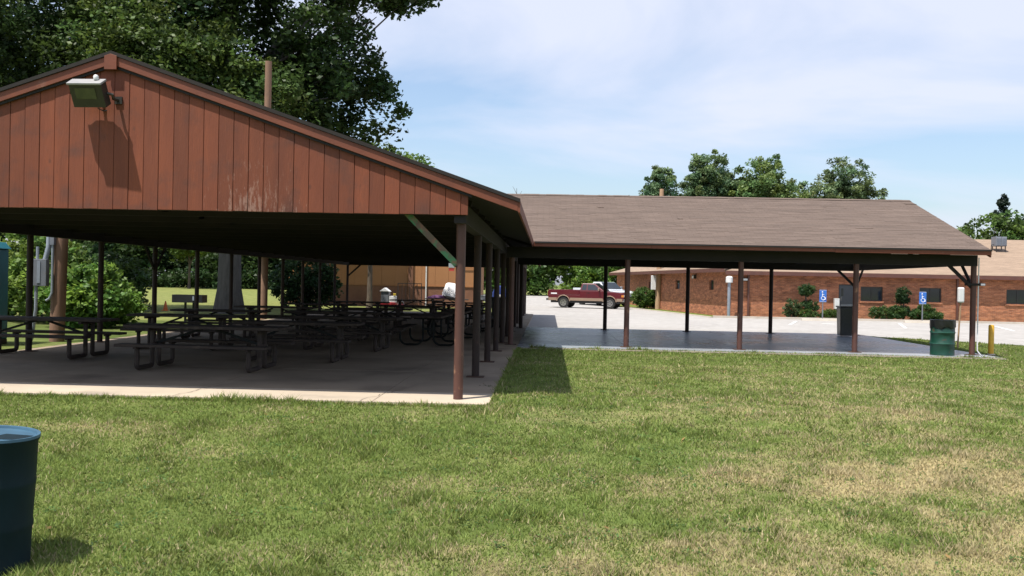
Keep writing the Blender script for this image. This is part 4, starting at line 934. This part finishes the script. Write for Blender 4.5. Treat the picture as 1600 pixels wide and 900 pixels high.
# ------------------------------------------------------------------ pickups
def make_truck(name, label, paint, low):
    t = thing(name, label, 'pickup truck')
    W = .94; wr, wf = -1.62, 1.78; ra = .47
    def arch(cx, n=9): return [(cx + ra * math.cos(a), .42 + ra * math.sin(a)) for a in np.linspace(math.pi, 0, n)]
    low_pts = [(-2.72, .5)] + [(x, z) for x, z in arch(wr) if z >= .5] + [(x, z) for x, z in arch(wf) if z >= .5] + [(2.62, .5)]
    top_pts = [(2.78, .62), (2.80, .98), (2.68, 1.13), (1.42, 1.22), (1.35, 1.24), (-.42, 1.24), (-.42, .93), (-2.74, .93), (-2.78, .9)]
    prof = low_pts + top_pts
    P = [(x, -W, z) for x, z in prof]
    body = MB().prism(P, (0, 2 * W, 0)).build('body', paint, t); bevel(body, .035, 3)
    MB().box(-2.6, 2.5, -.8, .8, .36, .92).build('underbody', M['black'], t)
    # load bed rails
    for s in (-1, 1): bevel(MB().box(-2.76, -.46, s * .905 - .035, s * .905 + .035, .935, 1.30).build('bed_side', paint, t), .015)
    bevel(MB().box(-2.77, -2.70, -.86, .86, .72, 1.30).build('tailgate', paint, t), .015)
    # cab
    b0_ = [(-.44, 1.24), (1.38, 1.24)]; r_ = [(-.30, 1.80), (.62, 1.80)]
    w0, w1 = .90, .70
    cabv = [(b0_[0][0], -w0, 1.235), (b0_[1][0], -w0, 1.235), (b0_[1][0], w0, 1.235), (b0_[0][0], w0, 1.235), (r_[0][0], -w1, 1.78), (r_[1][0], -w1, 1.78), (r_[1][0], w1, 1.78), (r_[0][0], w1, 1.78)]
    cab = MB().add(cabv, [(0, 3, 2, 1), (4, 5, 6, 7), (0, 1, 5, 4), (1, 2, 6, 5), (2, 3, 7, 6), (3, 0, 4, 7)]).build('cab', paint, t); bevel(cab, .04, 3)
    def lerp_side(s, x, z):
        k = (z - 1.235) / (1.78 - 1.235); y = w0 + (w1 - w0) * k; return (x, s * (y + .004), z)
    for s in (-1, 1):
        for quad, nm in ((((-.30, 1.30), (.06, 1.30), (.06, 1.70), (-.22, 1.70)), 'rear_side_window'), (((.14, 1.30), (1.08, 1.30), (.60, 1.70), (.14, 1.70)), 'door_window')):
            q = [lerp_side(s, *p) for p in quad]; MB().prism(q if s < 0 else q[::-1], (0, -s * .006, 0)).build(nm, M['glass'], cab)
        bevel(MB().obox((1.0, s * 1.02, 1.36), .10, .2, .2).build('mirror', low, t), .03)
        MB().box(.16, .30, s * W - .012 if s > 0 else -W - .018, s * W + .018 if s > 0 else -W + .012, 1.08, 1.12).build('door_handle', M['black'], t)
        for a, b in ((-2.74, wr - ra - .02), (wr + ra + .02, wf - ra - .02), (wf + ra + .02, 2.7)):
            y0, y1 = sorted((s * (W + .001), s * (W + .014))); MB().box(a, b, y0, y1, .53, .73).build('lower_stripe', low, t)
        for cx in (wr, wf):
            ar = [(cx + (ra + .01) * math.cos(a), s * (W + .008), .42 + (ra + .01) * math.sin(a)) for a in np.linspace(math.pi * .96, math.pi * .04, 12)]
            MB().tube(ar, .035, 6).build('wheel_arch', low, t, True)
        for x_ in (.08, 1.22): y0, y1 = sorted((s * (W + .0005), s * (W + .003))); MB().box(x_ - .006, x_ + .006, y0, y1, .75, 1.22).build('door_seam', M['black'], t)
        y0, y1 = sorted((s * (W + .001), s * (W + .005))); MB().box(-2.55, -2.1, y0, y1, .98, 1.07).build('side_decal', M['white'], t)
        hl = bevel(MB().box(2.79, 2.825, s * .68 - .2, s * .68 + .2, .84, 1.0).build('headlight', M['white_metal'], t), .01); MB().box(2.62, 2.80, s * (W - .005) - .015, s * (W - .005) + .015, .84, .99).build('turn_signal', M['amber'], hl)
        MB().box(-2.8, -2.785, s * .84 - .08, s * .84 + .08, .86, 1.18).build('tail_light', M['red_plastic'], t)
        for cx in (wr, wf):
            ty = MB().tube([(cx, s * .68, .38), (cx, s * .93, .38)], .385, 26).build('wheel', M['tyre'], t, True)
            bevel(ty, .03, 2)
            MB().tube([(cx, s * .90, .38), (cx, s * .945, .38)], .235, 20).build('rim', M['chrome'], ty, True)
            hub = MB()
            for k in range(5): a = k * 2 * math.pi / 5; hub.obox((cx + .13 * math.cos(a), s * .95, .38 + .13 * math.sin(a)), .05, .02, .09, (0, -a, 0))
            hub.build('rim_slots', M['black'], ty)
    wsq = [(1.375, -.80, 1.30), (1.375, .80, 1.30), (.70, .64, 1.755), (.70, -.64, 1.755)]
    nrm = Vector((.56, 0, .83)) * .012
    MB().prism([Vector(p) + Vector((-.03, 0, -.0)) + nrm for p in wsq], nrm * .3).build('windshield', M['glass'], cab)
    MB().prism([(-.425, .72, 1.32), (-.425, -.72, 1.32), (-.325, -.6, 1.72), (-.325, .6, 1.72)], (-.012, 0, 0)).build('rear_window', M['glass'], cab)
    gr_ = bevel(MB().box(2.785, 2.83, -.46, .46, .80, 1.04).build('grille', M['black'], t), .008)
    for z in (.86, .92, .98): MB().box(2.831, 2.84, -.45, .45, z - .008, z + .008).build('grille_bar', M['chrome'], gr_)
    bevel(MB().box(2.76, 2.92, -.95, .95, .52, .72).build('front_bumper', M['chrome'], t), .03, 3); bevel(MB().box(-2.92, -2.77, -.93, .93, .5, .68).build('rear_bumper', M['chrome'], t), .03, 3)
    return t
tr = make_truck('pickup_truck', 'dark red pickup truck with tan lower stripe on the pale lot', M['red_paint'], M['tan_paint'])
tr.location = (2.95, 67.2, PZ + .006); tr.rotation_euler = (0, 0, R(-17))
t2 = make_truck('pickup_truck', 'white pickup truck mostly hidden behind the dark red one', M['white_paint'], M['silver_paint'])
t2.location = (4.35, 73.6, float(gz(4.3, 73.6)) + .04); t2.rotation_euler = (0, 0, R(-58)); t2.scale = (1.02, 1.02, 1.04)

# ------------------------------------------------------------------ trees and shrubs
def leaf_cloud(cent, spread, per, size, base, rngl, jitter=.5, flat=.75):
    """leaf-sized kites scattered round cluster centres: V, F, tint"""
    k = len(cent); n = k * per
    c = np.repeat(cent, per, 0); d = rngl.normal(0, 1, (n, 3)); d /= np.linalg.norm(d, axis=1)[:, None]
    rad = rngl.random(n) ** .45
    p = c + d * rad[:, None] * np.repeat(spread, per)[:, None] * np.array([1, 1, flat])
    u = rngl.normal(0, 1, (n, 3)); u[:, 2] *= .6; u /= np.linalg.norm(u, axis=1)[:, None]
    nrm = rngl.normal(0, 1, (n, 3)); nrm[:, 2] += .9; nrm[:, 1] -= .3
    v = np.cross(u, nrm); v /= np.linalg.norm(v, axis=1)[:, None] + 1e-9
    s = size * rngl.uniform(.55, 1.3, n)[:, None]
    V = np.stack([p - u * s * .5, p + v * s * .32, p + u * s * .6, p - v * s * .32], 1).reshape(-1, 3)
    F = np.arange(4 * n).reshape(n, 4)
    ct = np.repeat(rngl.uniform(.62, 1.3, k), per)[:, None]; lt = rngl.uniform(.65, 1.35, n)[:, None]
    hue = np.repeat(rngl.uniform(-1, 1, k), per)[:, None]
    t = np.array(base) * ct * lt * (1 + hue * np.array([.22, .06, -.12]))
    return V, F, np.repeat(np.clip(t, 0, 1), 4, 0)

def tree(name, label, x, y, h, lobes, base, n_cl, per, size, spread, seed, r0_=.3, bark='bark_brown', fork=.35, group=None, flare=1.25, lean=(0, 0), limbs=9, cat='tree'):
    """lobes: (dx, dy, zc, rx, ry, rz, weight) ellipsoids the crown fills"""
    rl_ = np.random.default_rng(seed); z0 = float(gz(x, y))
    t = thing(name, label, cat, (x, y, z0), group=group)
    ws = np.array([l[6] for l in lobes], float); ws /= ws.sum(); C = []
    for l, wgt in zip(lobes, ws):
        n = max(3, int(n_cl * wgt)); d = rl_.normal(0, 1, (n, 3)); d /= np.linalg.norm(d, axis=1)[:, None]
        rr = rl_.random(n) ** .42
        C.append(np.array([l[0], l[1], l[2]]) + d * rr[:, None] * np.array([l[3], l[4], l[5]]))
    C = np.concatenate(C)
    sp_ = spread * rl_.uniform(.55, 1.35, len(C))
    V, F, T = leaf_cloud(C, sp_, per, size, base, rl_)
    cr = np_mesh('crown', V, F, M['leaf'], T, t)
    zf = h * fork; mb = MB()
    pts = [(0, 0, -.1), (lean[0] * .1, lean[1] * .1, .06 * h), (lean[0] * .4, lean[1] * .4, zf * .6), (lean[0], lean[1], zf)]
    zt = h * .86
    pts += [(lean[0] * 1.2 + rl_.normal(0, .02) * h, lean[1] * 1.2, (zf + zt) / 2), (lean[0] * 1.3, lean[1] * 1.3, zt)]
    mb.tube(pts, [r0_ * flare * 1.15, r0_, r0_ * .88, r0_ * .74, r0_ * .42, r0_ * .1], 14)
    trk = mb.build('trunk', M[bark], t, True)
    if limbs:
        order = np.argsort(-np.linalg.norm(C[:, :2], axis=1) + rl_.random(len(C)) * 4)[:limbs * 4:4]
        lm = MB()
        for q in order:
            e = C[q]; s0 = Vector((lean[0], lean[1], zf * rl_.uniform(.8, 1.25))); e_ = s0.lerp(Vector(e), .86); mid = s0.lerp(e_, .5) + Vector((0, 0, .06 * h * rl_.uniform(.2, 1)))
            lm.tube([s0, s0.lerp(mid, .5) + Vector((0, 0, .02 * h)), mid, e_], [r0_ * .36, r0_ * .24, r0_ * .13, r0_ * .03], 7)
        lm.build('limbs', M[bark], trk, True)
    return t

DK = (.045, .085, .022); MD = (.095, .155, .035); LT = (.13, .20, .04); BL = (.17, .25, .12)
# the big oak behind the gable
tree('oak_tree', 'huge dark green oak with thick grey trunk behind the pavilion', -15.1, 43.5, 21,
     [(.5, 0, 14, 6.8, 5, 5.2, 4), (4.9, 0, 10.2, 3.3, 3.6, 2.9, 1.3), (5.8, 0, 17.2, 4.5, 4, 2.5, 1.2), (-5, 1, 15.8, 5, 5, 5, 1.8), (1, 0, 19, 5.6, 5, 3.4, 1.4), (7.6, -.5, 15.4, 2.0, 2, 1.1, .75), (2.5, 0, 9.2, 3.5, 3, 2.2, .9)],
     DK, 560, 130, .26, .95, 11, .55, 'bark', .36, flare=1.25, limbs=22)
# trees left of it
tree('maple_tree', 'broad dark green tree filling the upper left corner', -25.0, 47, 21, [(0, 0, 14.5, 7.5, 4, 6.5, 3), (-7, 0, 11, 6, 4, 5, 1.5), (5, -1, 17, 5, 4, 4, 1)], (.042, .075, .022), 480, 110, .26, 1.1, 12, .4, limbs=14)
tree('maple_tree', 'lighter green leafy tree between the gable peak and the oak', -15.75, 45.2, 15.5, [(-.6, -5.4, 10.6, 3.4, 1.8, 3.2, 2), (2.7, -5.4, 9.4, 2.8, 1.8, 2.0, 1), (-3.2, -5.4, 11.5, 2.6, 2, 2.6, 1)], (.095, .145, .035), 220, 110, .22, .8, 13, .2, limbs=10)
tree('hickory_tree', 'dark green tree behind the left slope of the gable roof', -27.5, 41, 20, [(0, 0, 13.5, 5.5, 3.5, 5.5, 2), (-5, 0, 10.5, 5, 3, 4.5, 1), (4, 0, 11, 4, 3, 4, 1)], (.05, .085, .024), 330, 110, .22, .9, 14, .3, limbs=10)
tree('sapling_tree', 'small pale green tree just showing over the right roof slope', -11.0, 57, 11.0, [(0, 0, 8.0, 2.4, 2.2, 2.2, 1), (2.0, 0, 8.6, 1.5, 1.5, 1.2, .5)], LT, 90, 90, .24, .7, 15, .17, limbs=7)
tree('shade_tree', 'broad dark tree shading the left half of the tan shed', -15.2, 60.3, 9.4, [(0, 0, 6.6, 2.6, 1.3, 1.8, 1), (2.6, .1, 6.4, 1.6, 1.3, 1.8, .7)], MD, 330, 110, .26, .9, 16, .25, limbs=8)
tree('young_tree', 'small bright green tree at the back of the sunlit far lawn', -38.0, 97, 7.5, [(0, 0, 5.0, 2.6, 2.4, 1.9, 1)], LT, 80, 90, .32, .8, 17, .14, limbs=6)
# far wood edge behind the lawn: each tree one can tell apart
WOODL = ['leftmost dark tree of the wood edge beyond the far lawn', 'dark wood edge tree behind the service pole', 'dark wood edge tree just right of the service pole', 'dark wood edge tree left of the small bright tree', 'dark wood edge tree right behind the small bright tree', 'dark wood edge tree left of the thick oak trunk', 'wood edge tree between the oak trunk and the reddish pole', 'rightmost dark tree of the wood edge, right of the reddish pole', 'tree in the second row of the wood, left of the service pole', 'tree in the second row of the wood, above the small bright tree', 'tree in the second row of the wood, above the grill', 'tree in the second row of the wood, behind the oak trunk']
far = [(-66, 104, 15, 0), (-57, 108, 17, 1), (-49, 105, 14, 0), (-42, 109, 16, 1), (-34.5, 106, 15, 0), (-28, 108, 14, 1), (-22.5, 104, 12, 0), (-17, 110, 12, 1), (-53, 113, 17, 1), (-38, 114, 17, 0), (-31, 113, 16, 1), (-25, 114, 14, 0)]
for k, (x, y, h, c) in enumerate(far):
    rw = rnd.uniform(4.2, 5.2)
    tree('wood_edge_tree', WOODL[k], x, y, h, [(0, 0, h * .55, rw, 3.5, h * .42, 2), (rnd.uniform(-1, 1), -1, h * .2, rw * 1.1, 2.6, h * .2, 1.3)], (DK, (.055, .095, .03))[c], 220, 75, .46, 1.35, 30 + k, .25, limbs=5, group='trees of the wood edge beyond the far lawn')
LOTL = ['green tree seen between the right posts, leftmost behind the lot', 'dark green tree behind the lot, left of the pickup', 'green tree behind the tailgate of the red pickup', 'light green tree behind the cab of the red pickup', 'light green tree behind the hood of the red pickup', 'green tree behind the far gable of the brick building']
park = [(-9.5, 99, 8.6, 1), (-5.2, 100, 9.6, 0), (-1.2, 99, 9.2, 1), (2.6, 98, 9.8, 2), (6.3, 101, 10.0, 2), (10, 104, 9.0, 1)]
for k, (x, y, h, c) in enumerate(park):
    tree('lot_edge_tree', LOTL[k], x, y, h, [(0, 0, h * .52, 2.9, 2.6, h * .42, 2), (rnd.uniform(-1, 1), -1, h * .2, 2.7, 2, h * .2, 1)], ((.12, .20, .04), DK, (.155, .25, .045))[c] if c != 1 else (.11, .19, .04), 190, 75, .36, .85, 50 + k, .2, limbs=4, group='trees behind the parking lot')
# crowns above the wing roof
tall = [(13.2, 112, 16.4, 2.5, 'narrow dark green tree leftmost above the wing ridge', BL), (19.3, 113, 18.4, 3.4, 'tallest tree above the wing ridge', BL), (25.5, 112, 17.8, 4.7, 'broad green tree in the middle above the wing ridge', (.165, .24, .08)), (31.9, 116, 15.0, 2.9, 'low grey green tree between the broader crowns above the ridge', BL), (35.4, 113, 17.4, 4.5, 'loose pale green tree rightmost above the wing ridge', (.18, .24, .11))]
for k, (x, y, h, rw, lab, c) in enumerate(tall):
    tree('tall_tree', lab, x, y, h, [(0, 0, h - 4.0, rw * .8, rw * .8, 3.6, 1), (rw * .45, 0, h - 6.2, rw * .75, rw * .7, 2.6, .8), (-rw * .45, 0, h - 6.0, rw * .7, rw * .7, 2.6, .8), (0, 0, h - 9, rw, rw, 3, .7)], c, 330, 100, .30, .66, 70 + k, .3, limbs=8, group='tall trees behind the wing roof')
tree('shrubby_tree', 'small dark tree tip just over the ridge left of the tall trees', 9.0, 118, 13.0, [(0, 0, 10.5, 2.2, 2, 1.6, 1)], BL, 60, 60, .4, .8, 80, .2, limbs=3)
tree('bushy_tree', 'rounded bright green tree behind the air conditioner on the tan roof', 40.5, 86, 9.0, [(0, 0, 6.0, 4.0, 3, 2.6, 1), (2.8, 0, 5.4, 2.5, 2.5, 2.2, .6)], MD, 170, 80, .34, .85, 81, .25, limbs=5)
tree('bushy_tree', 'dark blue green tree at the right edge beyond the tan roof', 47.5, 92, 10.0, [(0, 0, 6.8, 3.2, 3, 2.8, 1), (4, 0, 6.4, 3, 3, 3, .7)], (.04, .08, .045), 150, 80, .36, .85, 82, .25, limbs=5)
tree('spire_tree', 'thin dark dead-topped tree spire above the rounded tree', 45.8, 96, 11.2, [(0, 0, 8.9, .75, .7, 1.1, 1), (.1, 0, 10.4, .42, .4, .9, .6)], (.03, .05, .035), 40, 60, .26, .38, 83, .2, limbs=3)
# dead twig tip
tw = thing('dead_sapling', 'bare twig tips showing above the roof corner', 'sapling', (-3.6, 101, float(gz(-3.6, 101))))
MB().tube([(0, 0, 0), (.1, 0, 6), (0, 0, 11.6)], [.09, .06, .02], 6).build('stem', M['bark_brown'], tw)
for k in range(6): z = 8.4 + .5 * k; a = (-1) ** k; MB().tube([(.06, 0, z), (.06 + a * .5, 0, z + .9)], [.03, .012], 5).build('twig', M['bark_brown'], tw)

def shrub(name, label, x, y, blobs, base, n_cl, per, size, spread, seed, group=None, stem=None, cat='shrub'):
    rl_ = np.random.default_rng(seed); z0 = float(gz(x, y)); t = thing(name, label, cat, (x, y, z0), group=group); C = []
    for (dx_, dy_, zc, rx, ry, rz, wt) in blobs:
        n = max(3, int(n_cl * wt)); d = rl_.normal(0, 1, (n, 3)); d /= np.linalg.norm(d, axis=1)[:, None]
        C.append(np.array([dx_, dy_, zc]) + d * (rl_.random(n) ** .3)[:, None] * np.array([rx, ry, rz]))
    C = np.concatenate(C); V, F, T = leaf_cloud(C, spread * rl_.uniform(.6, 1.3, len(C)), per, size, base, rl_, flat=.9)
    V[:, 2] = np.maximum(V[:, 2], .01)
    np_mesh('foliage', V, F, M['leaf'], T, t)
    mb = MB()
    for k in range(4):
        a = k * 1.7; mb.tube([(.03 * math.cos(a), .03 * math.sin(a), -.05), (.12 * math.cos(a), .12 * math.sin(a), .5 * blobs[0][2] + .2)], [.03, .015], 6)
    if stem: mb.tube(stem, .045, 8)
    mb.build('stems', M['bark_brown'], t, True)
    return t
TG = (.045, .095, .028)
shrub('topiary_shrub', 'ball topped topiary shrub beside the first blue parking sign', 14.63, 52.9, [(0, 0, 1.62, .48, .4, .33, 1), (.1, -.1, .78, .55, .45, .28, 1)], TG, 70, 60, .07, .13, 101, stem=[(-.1, 0, 0), (-.05, 0, .8), (-.12, 0, 1.5)])
shrub('topiary_shrub', 'egg shaped topiary shrub left of the second blue parking sign', 20.0, 53.0, [(0, 0, 1.45, .42, .4, .50, 1.2), (0, -.1, .55, .7, .45, .3, 1)], (.035, .075, .025), 70, 60, .07, .13, 102, stem=[(0, 0, 0), (.02, 0, .8), (0, 0, 1.3)])
shrub('clipped_hedge', 'low yellow green clipped hedge before the ball topped topiary', 14.95, 52.5, [(-.4, 0, .32, .6, .35, .25, 1), (.8, 0, .32, .55, .35, .25, 1)], (.09, .15, .03), 60, 60, .07, .15, 103, cat='hedge')
shrub('leafy_bush', 'rounded grey green bush at the left end of the first hedge', 13.7, 52.7, [(0, 0, .6, .5, .45, .5, 1)], (.07, .115, .045), 60, 60, .08, .15, 104)
shrub('leafy_bush', 'spreading bush under the second window, left of the egg topiary', 18.95, 52.6, [(-.3, 0, .45, .75, .4, .36, 1), (.5, 0, .5, .5, .4, .38, 1)], (.06, .115, .03), 70, 60, .08, .15, 105)
shrub('clipped_hedge', 'low clipped hedge under the second blue parking sign', 20.95, 52.55, [(-.3, 0, .36, .6, .38, .28, 1), (.6, 0, .34, .5, .35, .26, 1), (.2, .3, .7, .5, .3, .3, .8)], (.06, .12, .028), 60, 60, .07, .15, 106, cat='hedge')
shrub('leafy_bush', 'large round green bush at the far corner of the brick building', 7.35, 70.5, [(0, 0, .8, 1.15, .8, .7, 1)], (.085, .15, .03), 110, 70, .13, .25, 107)
# bright thicket left of the pavilion
for k, (x, y, rx, h, lab, c) in enumerate(((-14.5, 28.5, 1.3, 1.0, 'bright green thicket right behind the service pole', (.15, .26, .045)), (-16.6, 30.5, 1.5, 1.5, 'bright green thicket between the teal cabin and the service pole', (.165, .26, .05)), (-15.3, 31.2, 1.1, .8, 'arching bright green bush right of the service pole', (.165, .27, .045)), (-19, 31.5, 1.8, 1.8, 'tall sunlit thicket behind the teal cabin', (.155, .24, .05)), (-20.3, 37.5, 2.0, 1.7, 'shaded dark green thicket behind the bright bushes', (.05, .10, .028)), (-21.5, 44, 2.2, 1.6, 'dark round bush at the near edge of the far lawn', (.06, .11, .03)))):
    shrub('thicket_bush', lab, x, y, [(0, 0, h * .95, rx, rx * .8, h * .95, 1), (rx * .5, -.2, h * .7, rx * .7, rx * .6, h * .7, .6)], c, 110, 70, .17, .32, 120 + k, group='bushes left of the pavilion', cat='bush')
shrub('thicket_bush', 'small dark round bush in the middle of the far lawn edge', -44.0, 94, [(0, 0, 1.2, 1.6, 1.2, 1.1, 1)], DK, 60, 60, .3, .5, 140, cat='bush')
shrub('thicket_bush', 'dark green bush behind the left far end of the pavilion', -13.4, 51.0, [(0, 0, 1.6, 1.9, 1.4, 1.5, 1)], (.035, .075, .025), 110, 70, .2, .4, 141, cat='bush')
shrub('thicket_bush', 'pale green bush between the tan shed and the lot', -3.2, 66, [(0, 0, .7, 1.2, 1, .7, 1)], (.14, .20, .06), 80, 60, .16, .3, 142, cat='bush')

# undergrowth along the wood edge: reads as one mass
ru = np.random.default_rng(200); n = 420
C = np.stack([ru.uniform(-80, -14, n), ru.uniform(101.5, 105, n), ru.uniform(.2, 1.7, n)], -1); C[:, 2] += gz(C[:, 0], C[:, 1])
V, F, T = leaf_cloud(C, 1.0 * ru.uniform(.6, 1.3, n), 60, .42, (.045, .085, .025), ru)
tag(np_mesh('undergrowth', V, F, M['leaf'], T), 'dark undergrowth along the foot of the wood edge', 'undergrowth', kind='stuff')
